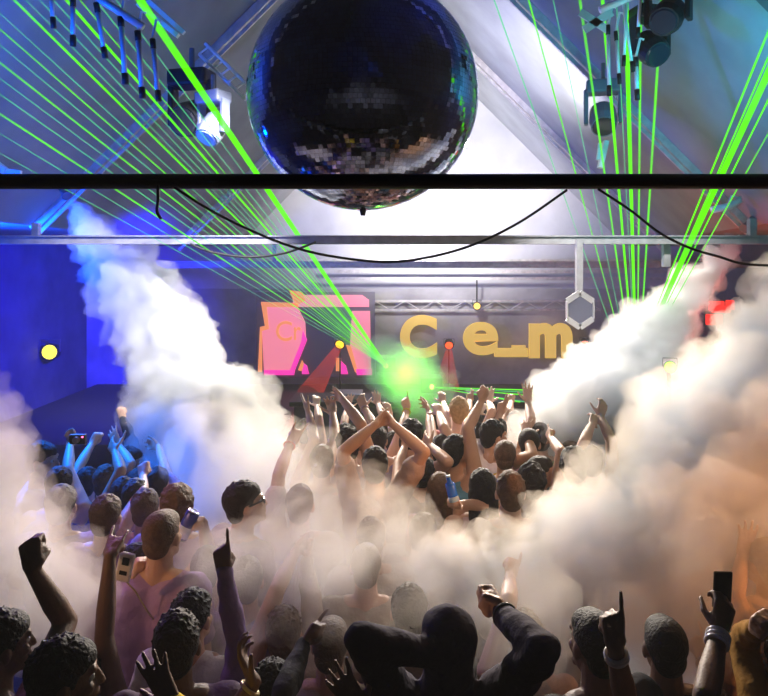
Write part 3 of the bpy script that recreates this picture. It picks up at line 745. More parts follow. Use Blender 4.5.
def moving_head(label, px, py, Y, s, yaw, tilt, body_m=None, lens_col=(.02, .02, .03)):
    t = thing('moving_head_lamp', label, 'stage lamp', at(px, py, Y)); t.rotation_euler = (0, 0, yaw); m = body_m or m_black
    bm = bmesh.new(); box(bm, (-.15 * s, -.10 * s, .22 * s), (.15 * s, .10 * s, .34 * s), bev=.02 * s); obj('base', bm, m, t)
    for q in (-1, 1):
        bm = bmesh.new(); box(bm, (q * .15 * s - .02 * s, -.05 * s, -.06 * s), (q * .15 * s + .02 * s, .05 * s, .26 * s), bev=.01 * s); obj('yoke_arm', bm, m, t)
    h = bpy.data.objects.new('head_pivot', None)
    bm = bmesh.new(); tube(bm, [(0, -.16 * s, 0), (0, -.10 * s, 0), (0, .06 * s, 0), (0, .14 * s, 0)], [.07 * s, .115 * s, .125 * s, .11 * s], 20)
    hd = obj('lamp_head', bm, m, t, smooth=False); hd.rotation_euler = (tilt, 0, 0); bpy.data.objects.remove(h)
    bm = bmesh.new(); tube(bm, [(0, .14 * s, 0), (0, .15 * s, 0)], [.10 * s, .09 * s], 20); obj('lens', bm, mat('lens_%s' % label[:9], lens_col, .1), hd)
    bm = bmesh.new(); tube(bm, [(0, 0, .34 * s), (0, 0, .5 * s)], .02 * s, 8); obj('clamp', bm, m_grey, t)
    return t
m_shell = mat('pale_shell', (.16, .18, .26), .45)
moving_head('pale blue-lit moving lamp left of the mirror ball', 213, 128, 5.6, .85, 2.6, -.9, m_shell, (.3, .4, .9))
moving_head('dark moving lamp beside the pale one, left of the mirror ball', 192, 118, 5.8, 1.15, 2.9, -.4)
moving_head('dark moving lamp high at the upper right beside the thin tubes', 668, 16, 4.3, .8, 2.5, -.6)
moving_head('dark moving lamp lower at the upper right, under the first', 650, 48, 4.7, .8, 3.4, -.7)
moving_head('faint white-cased moving lamp right of the mirror ball', 603, 118, 6.4, 1.0, 2.9, -.8, m_shell)
bm = bmesh.new()
a, b = at(199, 54, 5.9), at(246, 100, 5.9)
for o_ in (V((0, 0, 0)), V((.05, .0, .09))): tube(bm, [a + o_, b + o_], .014, 8)
for k in range(7): tube(bm, [a.lerp(b, k / 6.5), a.lerp(b, (k + .5) / 6.5) + V((.05, 0, .09))], .009, 6)
tag(obj('lattice_bar', bm, mat('white_lattice', (.75, .77, .8), .4)), 'short white lattice bar sloping beside the left of the mirror ball', 'truss')
bm = bmesh.new(); bar(bm, at(606, 141, 6.2), at(600, 168, 6.2), .06, .04); bar(bm, at(600, 143, 6.2), at(598, 160, 6.2), .03, .03)
tag(obj('strip_light', bm, MATS['strip_white']), 'short white strip fitting just above the pipe, right of the ball', 'light strip')
# two gas nozzles at the tie beam
def nozzle(label, px, py, Y, to):
    a = at(px, py, Y); d = (to - a).normalized(); t = thing('gas_nozzle', label, 'smoke nozzle', a)
    bm = bmesh.new(); tube(bm, [-d * .32, -d * .08, d * .0], [.035, .035, .05], 14); obj('barrel', bm, m_grey, t)
    bm = bmesh.new(); tube(bm, [-d * .32, -d * .36 + V((0, .05, .1)), -d * .3 + V((0, .12, .3))], .018, 8); obj('hose', bm, m_cable, t, smooth=True)
    bm = bmesh.new(); tube(bm, [-d * .18, -d * .18 + V((0, 0, .22))], .016, 8); obj('clamp', bm, m_grey, t)
    return t
nozzle('smoke nozzle at the tip of the left white jet', 67, 196, 6.85, at(150, 320, 6.1))
nozzle('smoke nozzle at the tip of the right white jet', 744, 229, 6.85, at(640, 340, 6.1))
t = thing('clamp_arm', 'pale jointed clamp arm under the roof at the right edge', 'bracket', at(738, 198, 6.6))
bm = bmesh.new(); o = t.location
tube(bm, [at(712, 210, 6.6) - o, at(730, 206, 6.6) - o, at(740, 200, 6.6) - o], .035, 10); obj('arm', bm, m_chrome, t, smooth=True)
bm = bmesh.new(); tube(bm, [at(728, 208, 6.6) - o, at(731, 196, 6.6) - o, at(741, 198, 6.6) - o], .014, 8); obj('hook', bm, m_chrome, t, smooth=True)
# hexagonal mirror on its drop pole
hx = thing('hexagon_mirror', 'hexagonal silver-framed mirror on a pole in front of the letters', 'mirror', at(580, 310, 6.1)); o = hx.location
hp_ = [V((.132 * math.cos(PI / 6 + k * PI / 3), 0, .152 * math.sin(PI / 6 + k * PI / 3))) for k in range(6)]
bm = bmesh.new()
for k in range(6): bar(bm, hp_[k], hp_[(k + 1) % 6], .011, .05)
obj('rim', bm, mat('silver_rim', (.8, .8, .82), .3, .8), hx)
bm = bmesh.new(); extrude_poly(bm, [p * .97 for p in hp_], (0, .02, 0)); obj('glass', bm, mat('dark_glass', (.16, .17, .24), .12, .6), hx)
bm = bmesh.new(); bar(bm, (0, .03, .13), (0, .03, 3.166 - o.z), .055, .055); obj('drop_pole', bm, m_beam, hx)
# lamp glowing yellow on the left
def par(name, label, px, py, Y, s, col, strength, aim, cat='lamp', stand=None):
    a = at(px, py, Y); t = thing(name, label, cat, a); d = (aim - a).normalized()
    bm = bmesh.new(); tube(bm, [-d * .16 * s, -d * .12 * s, d * .02 * s], [.05 * s, .075 * s, .085 * s], 16); obj('can', bm, m_black, t)
    bm = bmesh.new(); tube(bm, [d * .012 * s, d * .03 * s], [.075 * s, .06 * s], 16); obj('lens', bm, glow_mat('glow_%s' % label[:14], col, strength), t)
    bm = bmesh.new(); x, y, _ = frame_of(d)
    tube(bm, [x * .09 * s, x * .09 * s + y * .12 * s, -x * .09 * s + y * .12 * s, -x * .09 * s], .008 * s, 6); obj('yoke', bm, m_grey, t)
    if stand is not None:
        bm = bmesh.new(); tube(bm, [V((0, .02, -.08 * s)), V((0, .02, stand - a.z))], .014, 8); obj('stand_pole', bm, m_black, t)
    return t, a, d
par('wall_lamp', 'oval lamp glowing yellow-white on the dark blue wall, left', 50, 352, 11.4, 1.7, (1, .80, .07), 1.9, V((-3.4, 0, 2.2)))
bm = bmesh.new(); bar(bm, at(-12, 158, 5.2), at(6, 172, 5.2), .07, .05); bar(bm, at(6, 172, 5.2), at(21, 174, 5.2), .03, .05)
tag(obj('strip_light', bm, MATS['strip_white']), 'pale strip fitting cut off by the left edge above the pipe', 'light strip')

# ------------------------------------------------------------------ the stage
bm = bmesh.new(); box(bm, (-5.4, 8.6, 0), (5.4, YB - .02, .75)); tag(obj('stage_platform', bm, mat('stage_black', (.03, .03, .035), .7, bump=.1)), kind='structure')
t = thing('mixing_desk', 'dark mixing desk at the front of the stage behind the raised hands', 'mixing desk', (.35, 9.2, .75))
bm = bmesh.new(); box(bm, (-1.5, -.3, 0), (1.5, .3, .42), bev=.02); obj('front_panel', bm, mat('desk_black', (.035, .03, .045), .5), t)
bm = bmesh.new(); box(bm, (-1.55, -.35, .42), (1.55, .35, .48), bev=.01); obj('table_top', bm, m_black, t)
for x in (-.8, .1, .9):
    bm = bmesh.new(); box(bm, (x - .17, -.2, .48), (x + .17, .2, .55), bev=.01); obj('player', bm, m_grey, t)
# lettered sign
sg = thing('lettered_sign', 'row of soft yellow letters reading C e m along the stage backdrop', 'sign', at(485, 340, 12.9)); o = sg.location
m_let = mat('letter_yellow', (.62, .42, .10), .6, emit=(1., .62, .12), estr=.5)
m_let2 = mat('letter_side', (.45, .25, .05), .6)
def letter(ch, px0, px1, py0, py1, Y=12.9, offset=.02, name='letter', m=None, par_=None, org=None, ext=.04):
    cu = bpy.data.curves.new('t', 'FONT'); cu.body = ch; cu.extrude = ext; cu.offset = offset; cu.size = 1; cu.bevel_depth = .006
    ob = bpy.data.objects.new('t', cu); C.objects.link(ob); dg = bpy.context.evaluated_depsgraph_get(); dg.update()
    me = bpy.data.meshes.new_from_object(ob.evaluated_get(dg)); bpy.data.objects.remove(ob)
    xs = [v.co.x for v in me.vertices]; ys = [v.co.y for v in me.vertices]
    a, b = at(px0, py1, Y), at(px1, py0, Y)
    for v in me.vertices:
        u = (v.co.x - min(xs)) / (max(xs) - min(xs)); w_ = (v.co.y - min(ys)) / (max(ys) - min(ys))
        v.co = V((a.x + u * (b.x - a.x), Y - v.co.z * 1.0, a.z + w_ * (b.z - a.z))) - (org if org is not None else o)
    me.materials.clear(); me.materials.append(m or m_let)
    return link(name, me, None, par_ or sg)
letter('C', 400, 437, 315, 358, offset=.035)
letter('e', 463, 498, 322, 355, offset=.02)
letter('m', 529, 572, 323, 358, offset=.04)
bm = bmesh.new(); a, b = at(494, 357, 12.9) - o, at(528, 348, 12.9) - o; box(bm, (a.x, -.04, a.z), (b.x, .04, b.z), bev=.02)
box(bm, (b.x - .30, -.038, b.z - .02), (b.x - .05, .038, b.z + .05)); obj('letter_remnant', bm, m_let, sg)
bm = bmesh.new()
for y in (301, 310): box(bm, (at(330, y, 12.98).x - o.x, .05, at(330, y, 12.98).z - o.z - .02), (at(600, y, 12.98).x - o.x, .09, at(330, y, 12.98).z - o.z + .02))
for k in range(18):
    x0 = 330 + 15 * k; tube(bm, [at(x0, 301 if k % 2 else 310, 12.97) - o, at(x0 + 15, 310 if k % 2 else 301, 12.97) - o], .012, 6)
obj('support_truss', bm, m_steel, sg)
# screen with a pink picture
ps = thing('stage_screen', 'lit screen left of the letters with a pink block picture and orange Cr', 'screen', at(316, 372, 12.6)); o = ps.location
def poly(name, pts, m, dy, th=.03):
    bm = bmesh.new(); extrude_poly(bm, [at(x, y, 12.6) - o + V((0, dy, 0)) for x, y in pts], (0, th, 0)); return obj(name, bm, m, ps)
m_pink = mat('screen_pink', (.6, .25, .3), .5, emit=(1., .25, .34), estr=.72)
m_or = mat('screen_orange', (.5, .2, .05), .5, emit=(.95, .30, .12), estr=.75)
m_mag = mat('screen_magenta', (.6, .1, .4), .5, emit=(.95, .03, .42), estr=.85)
poly('screen_frame', [(256, 292), (375, 292), (375, 378), (256, 378)], mat('screen_off', (.22, .2, .22), .5), .03, .06)
poly('pink_block', [(265, 306), (297, 306), (305, 322), (306, 340), (292, 373), (264, 373), (262, 330), (267, 328)], m_pink, 0)
poly('pink_band', [(292, 295), (362, 295), (369, 300), (369, 307), (294, 307)], m_pink, 0)
poly('pink_side', [(352, 311), (370, 311), (371, 373), (356, 373), (350, 345)], m_pink, 0)
poly('orange_edge', [(261, 302), (298, 303), (299, 307), (267, 307), (269, 329), (262, 331), (262, 372), (258, 372), (260, 327), (265, 326)], m_or, -.01)
poly('orange_edge', [(289, 290), (302, 292), (306, 300), (296, 306)], m_or, -.01)
poly('orange_edge', [(346, 345), (351, 346), (358, 372), (355, 372)], m_or, -.01)
poly('magenta_foot', [(264, 370), (295, 370), (294, 375), (264, 375)], m_mag, -.012)
poly('magenta_foot', [(302, 362), (307, 366), (309, 374), (302, 374)], m_mag, -.012)
poly('magenta_foot', [(341, 361), (346, 366), (348, 374), (341, 374)], m_mag, -.012)
poly('magenta_foot', [(356, 369), (372, 369), (372, 375), (357, 375)], m_mag, -.012)
poly('magenta_edge', [(303, 330), (307, 340), (295, 370), (290, 370), (301, 342)], m_mag, -.012)
poly('orange_stub', [(298, 370), (302, 360), (304, 364), (302, 371)], m_or, -.014)
poly('orange_stub', [(336, 358), (341, 358), (341, 371), (336, 371)], m_or, -.014)
for ch, x0, x1, y0, y1 in (('C', 276, 292, 321, 341), ('r', 294, 301, 327, 340)):
    letter(ch, x0, x1, y0, y1, 12.59, 0, 'screen_letter', m_or, ps, o, .005)
# red stage lamps
for lb, px, py, Y in (('red stage lamp left of the letter e', 449, 345, 12.5), ('red stage lamp right of the letter m', 585, 344, 12.5)):
    par('red_lamp', lb, px, py, Y, 1.0, (1, .07, .015), 2.2, at(px + 2, py + 60, Y - 2), stand=.75)
par('yellow_lamp', 'pair of yellow-orange lamps on the pink screen arch', 340, 344, 12.2, 1.1, (1, .55, .02), 1.6, at(300, 420, 10.0), stand=.75)
par('orange_lamp', 'small orange lamp above the letter e', 477, 306, 12.6, .9, (1, .6, .15), 1.6, at(480, 350, 8.0), stand=2.72)
def strip_cluster(label, rects, Y):
    t = thing('red_light_panel', label, 'light panel', at(rects[0][0], rects[0][3], Y)); o = t.location
    for (x0, y0, x1, y1) in rects:
        bm = bmesh.new(); a, b = at(x0, y1, Y) - o, at(x1, y0, Y) - o; box(bm, (a.x, -.03, a.z), (b.x, .03, b.z), bev=.015); obj('cell', bm, glow_mat('red_cell', (1, .035, .03), 1.1), t)
    bm = bmesh.new(); a, b = at(rects[0][0] - 2, max(r_[3] for r_ in rects), Y) - o, at(max(r_[2] for r_ in rects), min(r_[1] for r_ in rects), Y) - o
    box(bm, (a.x, .03, a.z), (b.x, .08, b.z)); obj('backing', bm, m_black, t)
    bm = bmesh.new(); tube(bm, [V((.15, .06, a.z)), V((.15, .06, .75 - t.location.z))], .02, 8); obj('stand_pole', bm, m_black, t)
strip_cluster('cluster of red lit cells between the two smoke clouds, right', [(709, 301, 724, 311), (726, 300, 734, 310), (706, 314, 722, 325), (712, 306, 730, 313)], 9.0)
t, a, d = par('green_lamp', 'small green lamp glowing in the smoke at the right', 670, 367, 5.2, .55, (.35, 1, .03), 5., V((.6, 0, 2.6)), stand=0)
t, a, d = par('green_lamp', 'green lamp behind the open palm at the stage front', 541, 399, 7.6, .5, (.10, 1, .12), 9., V((.6, 0, 2.6)), stand=0)

# ------------------------------------------------------------------ lasers
def laser(label, src, Y0, ends, Y1, m, mthick=None):
    a = at(*src, Y0); t = thing('laser_projector', label, 'laser', a)
    bm = bmesh.new(); box(bm, (-.13, .02, -.08), (.13, .36, .10), bev=.01); obj('housing', bm, m_black, t)
    bm = bmesh.new(); tube(bm, [(0, .02, 0), (0, 0, 0)], .03, 12); obj('lens', bm, glow_mat('laser_lens', (.25, 1, .05), 12.), t)
    for e in ends:
        x, y, wd = e[:3]; mm = e[3] if len(e) > 3 else m; Ye = e[4] if len(e) > 4 else Y1
        b = at(x, y, Ye) - a
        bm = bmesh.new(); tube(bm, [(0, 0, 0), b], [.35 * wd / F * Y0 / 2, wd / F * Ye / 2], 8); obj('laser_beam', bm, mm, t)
    return t
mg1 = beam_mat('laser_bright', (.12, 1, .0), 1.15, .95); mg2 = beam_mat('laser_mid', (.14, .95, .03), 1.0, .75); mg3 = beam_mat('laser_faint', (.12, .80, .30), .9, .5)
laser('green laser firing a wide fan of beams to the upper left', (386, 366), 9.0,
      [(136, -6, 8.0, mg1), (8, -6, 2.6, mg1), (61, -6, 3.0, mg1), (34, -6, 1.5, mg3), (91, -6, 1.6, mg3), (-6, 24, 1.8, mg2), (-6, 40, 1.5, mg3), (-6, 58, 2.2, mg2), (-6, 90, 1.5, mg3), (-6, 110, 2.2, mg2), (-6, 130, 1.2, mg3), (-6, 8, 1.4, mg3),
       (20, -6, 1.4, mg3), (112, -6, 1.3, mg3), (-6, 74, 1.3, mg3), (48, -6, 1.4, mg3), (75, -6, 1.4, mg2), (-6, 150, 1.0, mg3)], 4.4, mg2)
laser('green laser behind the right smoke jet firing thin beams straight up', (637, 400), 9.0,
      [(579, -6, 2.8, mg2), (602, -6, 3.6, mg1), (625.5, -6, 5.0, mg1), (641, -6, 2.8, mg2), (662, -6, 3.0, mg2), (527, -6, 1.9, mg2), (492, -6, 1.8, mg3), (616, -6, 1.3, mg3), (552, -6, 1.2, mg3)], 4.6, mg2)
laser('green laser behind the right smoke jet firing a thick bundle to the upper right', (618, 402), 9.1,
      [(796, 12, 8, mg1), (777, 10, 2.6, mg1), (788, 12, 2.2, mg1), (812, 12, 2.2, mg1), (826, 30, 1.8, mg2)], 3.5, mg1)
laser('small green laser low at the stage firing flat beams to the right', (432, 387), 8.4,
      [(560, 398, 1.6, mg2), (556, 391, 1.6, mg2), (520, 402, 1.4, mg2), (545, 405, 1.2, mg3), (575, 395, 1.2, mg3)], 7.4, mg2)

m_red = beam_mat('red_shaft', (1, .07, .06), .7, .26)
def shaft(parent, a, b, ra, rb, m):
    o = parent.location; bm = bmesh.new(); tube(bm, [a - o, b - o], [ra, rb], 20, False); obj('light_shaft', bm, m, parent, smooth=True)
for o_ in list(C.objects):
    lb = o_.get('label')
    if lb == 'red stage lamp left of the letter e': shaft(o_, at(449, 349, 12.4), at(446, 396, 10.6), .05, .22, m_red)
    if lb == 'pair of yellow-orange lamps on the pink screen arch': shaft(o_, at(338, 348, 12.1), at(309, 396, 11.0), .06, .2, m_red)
# ------------------------------------------------------------------ things held in the hands
def held(name, label, cat, info, k, build, off=.075, nn=.03, at_=None):
    p, hd, n = in_hand(info, k, off, nn)
    return build(p, hd, n)
def build_phone(name, label, p, d, n, w, h, m, screen=None):
    d = d.normalized(); n = (n - d * n.dot(d)).normalized(); x = d.cross(n)
    t = thing(name, label, 'phone', p); M = Matrix(((x.x, n.x, d.x, 0), (x.y, n.y, d.y, 0), (x.z, n.z, d.z, 0), (0, 0, 0, 1)))
    bm = bmesh.new(); box(bm, (-w / 2, -.005, -h / 2), (w / 2, .005, h / 2), M, .004); obj('case', bm, m, t)
    bm = bmesh.new(); box(bm, (-w / 2 + .004, .0045, -h / 2 + .006), (w / 2 - .004, .0056, h / 2 - .006), M); obj('screen', bm, mat('phone_screen', (.015, .015, .02), .1), t)
    bm = bmesh.new(); c = M @ V((-w * .28, -.005, h * .38)); tube(bm, [c, c - n * .002], .006, 10); obj('lens', bm, mat('phone_lens', (.03, .03, .04), .1), t)
    return t
_, ih = PH; p, hd, n = in_hand(ih, 'R', .125, .035)
build_phone('phone', 'black phone held upright in the hand with stacked bracelets', p, V((.05, 0, 1)), n, .062, .118, m_black)
def can(name, label, cat, p, ax, r, h, body_m, end_m, neck=False):
    ax = ax.normalized(); t = thing(name, label, cat, p)
    bm = bmesh.new(); tube(bm, [-ax * h / 2, -ax * (h / 2 - .008), ax * (h / 2 - .010), ax * h / 2], [r * .86, r, r, r * .84], 20); obj('can_body' if not neck else 'bottle_body', bm, body_m, t, smooth=True)
    if neck:
        bm = bmesh.new(); tube(bm, [ax * h * .48, ax * h * .62, ax * h * .85], [r * .84, r * .45, r * .4], 16); obj('bottle_neck', bm, body_m, t, smooth=True)
        bm = bmesh.new(); tube(bm, [ax * h * .85, ax * h * .93], r * .46, 16); obj('cap', bm, end_m, t, smooth=True)
        bm = bmesh.new(); tube(bm, [-ax * h * .5, -ax * h * .22], r * 1.02, 20); obj('pale_base', bm, end_m, t, smooth=True)
    else:
        for q in (-1, 1):
            bm = bmesh.new(); torus(bm, ax * q * h * .495, ax, r * .82, .003, 20, 6); obj('rim', bm, end_m, t, smooth=True)
        bm = bmesh.new(); tube(bm, [-ax * h * .40, -ax * h * .02], r * 1.012, 20); obj('pale_band', bm, mat('can_pale', (.55, .62, .78), .35), t, smooth=True)
    return t
_, ih = HC; p, hd, n = in_hand(ih, 'L', .07, .04)
can('drink_can', 'blue drink can with a pale band, tilted, in a raised hand at the left', 'can', at(187, 525, p.y - .02), V((.42, .1, .85)), .033, .145, mat('can_blue', (.04, .05, .30), .3, .3), mat('steel', (.6, .6, .62), .2, 1.))
_, ih = BT
can('bottle', 'small bright blue bottle held low at the centre right of the crowd', 'bottle', at(452, 492, 3.86), V((-.25, .05, 1)), .028, .10, mat('bottle_blue', (.01, .14, .75), .2), mat('bottle_pale', (.45, .65, .85), .3), True)
_, ih = BC
t = thing('camera', 'small dark camera in the blue-lit hand at the far left', 'camera', at(78, 439, 4.3)); bm = bmesh.new(); box(bm, (-.05, -.015, -.03), (.05, .015, .03), bev=.006); obj('body', bm, m_black, t)
bm = bmesh.new(); tube(bm, [(0, -.015, 0), (0, -.04, 0)], .02, 14); obj('lens', bm, m_grey, t)
bm = bmesh.new(); tube(bm, [(.034, -.015, .016), (.034, -.019, .016)], .006, 10); obj('focus_lamp', bm, glow_mat('pink_led', (1, .15, .35), 3.), t)
t = thing('camera', 'white compact camera with two dark patches hanging on a strap, left', 'camera', at(125, 567, 2.95)); t.rotation_euler = (0, .22, 0)
bm = bmesh.new(); box(bm, (-.033, -.011, -.062), (.033, .011, .062), bev=.009); obj('body', bm, mat('white_plastic', (.72, .70, .66), .35), t)
bm = bmesh.new(); box(bm, (-.014, -.0135, .012), (.016, -.010, .045), bev=.002); obj('dark_lens_plate', bm, m_black, t)
bm = bmesh.new(); box(bm, (-.016, -.0135, -.030), (.016, -.010, -.012), bev=.002); obj('dark_grip', bm, m_black, t)
bm = bmesh.new(); tube(bm, [V((.02, 0, -.06)), V((.06, .02, -.10)), V((.12, .04, -.18)), V((.16, .1, -.26))], .004, 6); obj('strap', bm, mat('strap_tan', (.5, .4, .25), .7), t, smooth=True)
# ------------------------------------------------------------------ smoke
def smoke(name, label, ctrl, density, col, seed, vox=.05, puff=7, pr=(.35, .6), core=None, aniso=.25, smooth=2, rough=.05, freq=3.2, wisp=None):
    rnd = random.Random(seed); bm = bmesh.new(); cb = bmesh.new(); pts = []
    for i in range(len(ctrl) - 1):
        a, b = ctrl[i], ctrl[i + 1]; pa, pb = at(*a[:3]), at(*b[:3]); ra, rb = a[3] / F * a[2], b[3] / F * b[2]
        n = max(2, int((pb - pa).length / (.35 * (ra + rb) / 2)) + 1)
        for k in range(n):
            t = k / n; pts.append((pa.lerp(pb, t), ra + (rb - ra) * t))
    pts.append((at(*ctrl[-1][:3]), ctrl[-1][3] / F * ctrl[-1][2]))
    for p, r_ in pts:
        ellipsoid(bm, p, (r_ * .82,) * 3, None, 2)
        if core: ellipsoid(cb, p, (r_ * .6,) * 3, None, 2)
        for _ in range(puff):
            d = V((rnd.gauss(0, 1), rnd.gauss(0, 1), rnd.gauss(0, 1))).normalized(); q = rnd.uniform(*pr) * r_
            ellipsoid(bm, p + d * (r_ - q * .75), (q, q, q), None, 2)
            if core: ellipsoid(cb, p + d * (r_ * .72 - q * .6), (q * .8,) * 3, None, 2)
    sd = V((seed * 3.1, seed * 1.7, seed * .9))
    def bil(co, no):
        s_ = sum(abs(noise.noise(co * freq * f_ + sd)) / f_ ** .8 for f_ in (1, 2.1, 4.3, 8.7))
        return co + no * (s_ - .35) * rough * 2.2
    o = link(name, fused(bm, vox, smooth, .5, bil), smoke_mat('smoke_%s' % name + str(seed), col, density, aniso, wisp))
    tag(o, label, 'smoke', None, 'stuff')
    if core: link('dense_core', fused(cb, vox, smooth, .5, bil), smoke_mat('core_' + str(seed), col, core, aniso, wisp), o)
    else: cb.free()
    return o
W_ = (.965, .94, .91)
W2 = (.93, .845, .73)  # warm tint puts the amber light and brown shade into white smoke
smoke('smoke_jet', 'white smoke jet blasting down from the upper left', [(70, 200, 6.85, 3), (79, 214, 6.8, 9), (92, 235, 6.75, 18), (109, 258, 6.7, 27), (129, 282, 6.6, 36), (151, 313, 6.5, 40), (167, 347, 6.3, 43), (180, 382, 6.1, 50), (202, 422, 5.9, 66), (224, 468, 5.6, 82)], 2.8, W_, 1, .032, 10, (.3, .7), 9., rough=.09, freq=4.)
smoke('smoke_jet', 'white smoke jet blasting down from the upper right', [(742, 232, 6.85, 3), (729, 247, 6.8, 9), (710, 270, 6.75, 15), (685, 299, 6.65, 22), (663, 325, 6.5, 32), (645, 348, 6.4, 40), (624, 374, 6.2, 50), (602, 403, 5.95, 58), (580, 440, 5.7, 62)], 2.8, W_, 2, .03, 10, (.3, .7), 9., rough=.08, freq=4.)
smoke('smoke_cloud', 'huge billowing smoke cloud filling the right side above the dark heads', [(800, 320, 4.5, 48), (772, 352, 4.35, 55), (748, 395, 4.15, 70), (712, 430, 4.0, 78), (702, 482, 3.8, 80), (648, 528, 3.65, 80), (588, 552, 3.55, 70), (532, 570, 3.45, 54), (486, 574, 3.4, 42), (446, 572, 3.4, 34)], 3.8, W2, 3, .035, 9, (.3, .6), 4, rough=.09, freq=3.6)
smoke('smoke_cloud', 'lower bank of brown-lit smoke behind the dark heads at the right', [(790, 470, 3.6, 100), (740, 540, 3.35, 100), (680, 590, 3.2, 80), (600, 610, 3.15, 64), (540, 630, 3.1, 50)], 3.4, W2, 4, .04, 7, (.3, .55), None, rough=.09)
smoke('smoke_cloud', 'smoke cloud rolling in from the left edge behind the raised fist', [(-14, 418, 3.7, 40), (-12, 455, 3.5, 36), (0, 505, 3.3, 50), (26, 555, 3.1, 56), (60, 605, 3.0, 52), (20, 620, 2.85, 56)], 1.8, W2, 5, .04, 8, (.3, .55), 2., rough=.09)
smoke('smoke_bank', 'thin beige haze drifting through the middle of the crowd', [(215, 450, 4.9, 62), (250, 485, 4.4, 70), (290, 520, 4.0, 84), (340, 560, 3.65, 90), (400, 575, 3.5, 80), (450, 590, 3.4, 64)], .8, W2, 6, .05, 6, (.35, .6), .8, rough=.08, wisp=2.6)
smoke('smoke_bank', 'thin haze low in front of the centre heads', [(190, 588, 3.2, 50), (240, 585, 3.1, 66), (310, 590, 2.95, 70), (380, 590, 2.9, 66), (450, 600, 2.85, 56), (530, 620, 2.8, 54)], 1.1, W2, 7, .05, 6, (.35, .6), None, rough=.08, wisp=2.6)
smoke('smoke_puff', 'smoke puff glowing green around the laser at the stage', [(385, 362, 8.9, 22), (400, 370, 8.6, 32), (412, 380, 8.3, 36), (424, 396, 8.0, 34)], .9, W_, 8, .04, 8, (.3, .6), None, rough=.09)
smoke('smoke_puff', 'small smoke puff glowing green around the laser at the stage', [(392, 366, 8.8, 16), (405, 374, 8.5, 22), (418, 386, 8.2, 26), (430, 398, 8.0, 24)], 1.6, W_, 8, .04, 8, (.3, .6), None, rough=.06)

# ------------------------------------------------------------------ light
def spot(name, loc, to, watts, col, cone=60, blend=.6, size=.15):
    l = bpy.data.lights.new(name, 'SPOT'); l.energy = watts; l.color = col; l.spot_size = math.radians(cone); l.spot_blend = blend; l.shadow_soft_size = size
    o = bpy.data.objects.new(name, l); C.objects.link(o); o.location = loc
    o.rotation_euler = (V(to) - V(loc)).to_track_quat('-Z', 'Y').to_euler(); return o
def point(name, loc, watts, col, size=.08):
    l = bpy.data.lights.new(name, 'POINT'); l.energy = watts; l.color = col; l.shadow_soft_size = size
    o = bpy.data.objects.new(name, l); C.objects.link(o); o.location = loc; return o
WARM = (1, .88, .74)
spot('back_spot', (-1.2, 11.6, 4.8), (.1, 5.2, 2.0), 3600, WARM, 40)
spot('back_spot', (2.6, 11.6, 4.4), (1.2, 5.2, 2.0), 3600, WARM, 40)
spot('jet_spot', (-.2, 4.2, 4.9), (-2.2, 6.35, 2.5), 2000, (1, .98, .98), 40)
spot('jet_spot', (.6, 4.2, 4.9), (2.4, 6.4, 2.3), 1000, (1, .98, .96), 38)
spot('haze_spot', (0, 5.4, 5.6), (-.3, 3.75, 1.5), 200, (1, .82, .60), 30, .8)
spot('crowd_fill', (.8, 3.0, 5.0), (.35, 5.0, 1.9), 170, (1, .72, .5), 38, .8)  # added warm fill for the near side of the crowd, unseen lamp
spot('amber_top', (2.4, 5.2, 4.5), (1.3, 3.3, 1.6), 480, (1, .50, .18), 54, .8)
spot('amber_side', (4.4, 1.5, 3.2), (1.55, 3.4, 1.7), 900, (1, .42, .14), 26, 1.)
spot('amber_side', (-3.4, 1.2, 3.4), (-1.45, 3.2, 1.75), 170, (1, .50, .22), 27, .9)
spot('amber_left', (-2.2, 4.9, 4.4), (-1.7, 3.2, 1.5), 60, (1, .66, .36), 44, .8)
spot('wall_wash', (.9, 10.2, 3.3), (.9, 13.2, 4.6), 950, (1, .98, .98), 120, 1.)
spot('roof_wash', (.8, 8.6, 3.4), (.9, 10.4, 6.8), 260, (1, .98, 1.), 90, 1.)
spot('blue_wash', (-4.4, 6.2, 2.9), (-2.8, 7.0, 4.6), 1700, (.0, .06, 1.), 140, 1.)
spot('blue_wash', (-2.2, 3.4, 3.4), (-2.6, 6.0, 4.6), 260, (.0, .10, 1.), 120, 1.)
spot('blue_wall', (-1.5, 7.5, 3.1), (-5.2, 11.0, 1.6), 4600, (.006, .003, 1.), 68, 1.)
spot('blue_crowd', (-3.0, 6.0, 3.7), (-2.05, 4.8, 1.7), 1500, (.0, .16, 1.), 36, .7)
spot('teal_wash', (2.2, 3.2, 3.3), (2.4, 6.6, 5.4), 480, (.0, .34, .46), 84, 1.)
spot('teal_wash', (4.6, 4.6, 3.0), (3.0, 5.6, 4.6), 120, (.0, .34, .50), 80, 1.)
spot('roof_wash', (1.7, 7.4, 3.5), (1.4, 9.0, 6.2), 700, (1, .98, 1.), 90, 1.)
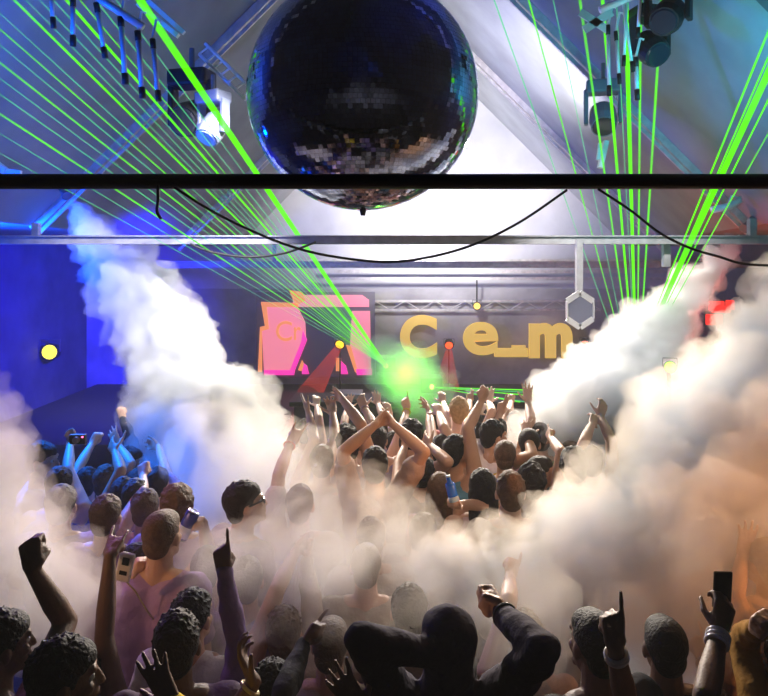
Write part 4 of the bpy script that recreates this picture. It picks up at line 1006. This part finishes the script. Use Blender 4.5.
spot('purple_rim', (-2.7, 5.3, 4.2), (-1.2, 3.5, 1.7), 150, (.5, .12, 1.), 42, .8)
spot('rack_fill', (-.2, 3.3, 3.6), (-1.7, 4.3, 4.4), 14, (.9, .92, 1), 30)  # this and the next are added only to brighten the tube racks
spot('rack_fill', (.4, 3.3, 3.6), (1.6, 4.4, 4.3), 20, (.95, 1, 1), 30)
spot('rear_blue_fill', (0, -2.0, 3.4), (0, -3.5, 6.5), 60, (.01, .16, 1.), 140, 1.)  # added unseen lamp behind the camera, gives the mirror ball blue to reflect
point('laser_glow', at(406, 374, 8.3), 24, (.17, 1, .0), .12)
spot('red_beam', at(336, 347, 12.0), at(296, 440, 9.6), 500, (1, .05, .04), 20, .6)
spot('orange_side', at(420, 396, 7.6), at(424, 420, 4.8), 90, (1, .26, .03), 24, .8)
point('red_glow', at(700, 345, 7.4), 40, (1, .05, .03), .15)
w = bpy.data.worlds.new('night'); SC.world = w; w.use_nodes = True; nt = w.node_tree
nt.nodes['Background'].inputs[0].default_value = (.004, .006, .02, 1); nt.nodes['Background'].inputs[1].default_value = 1
vs = nt.nodes.new('ShaderNodeVolumeScatter'); vs.inputs['Density'].default_value = .004; vs.inputs['Color'].default_value = (.9, .9, .92, 1); vs.inputs['Anisotropy'].default_value = .3
nt.links.new(vs.outputs[0], nt.nodes['World Output'].inputs['Volume'])
SC.view_settings.view_transform = 'Standard'; SC.view_settings.look = 'None'; SC.view_settings.exposure = .2; SC.view_settings.gamma = 1; SC.view_settings.use_curve_mapping = False
SC.cycles.volume_bounces = 3; SC.cycles.max_bounces = 8; SC.cycles.transparent_max_bounces = 32; SC.cycles.use_denoising = True
# ------------------------------------------------------------------ camera
cd = bpy.data.cameras.new('camera'); cam = bpy.data.objects.new('camera', cd); C.objects.link(cam)
cam.location = (0, 0, CAMZ); cam.rotation_euler = (PI / 2, 0, 0)
cd.sensor_width = 36; cd.lens = F / 768 * 36; cd.shift_y = (HY - 348) / 768; cd.clip_start = .05; cd.clip_end = 100
SC.camera = cam
for w_ in WARN: print('WARN', w_)
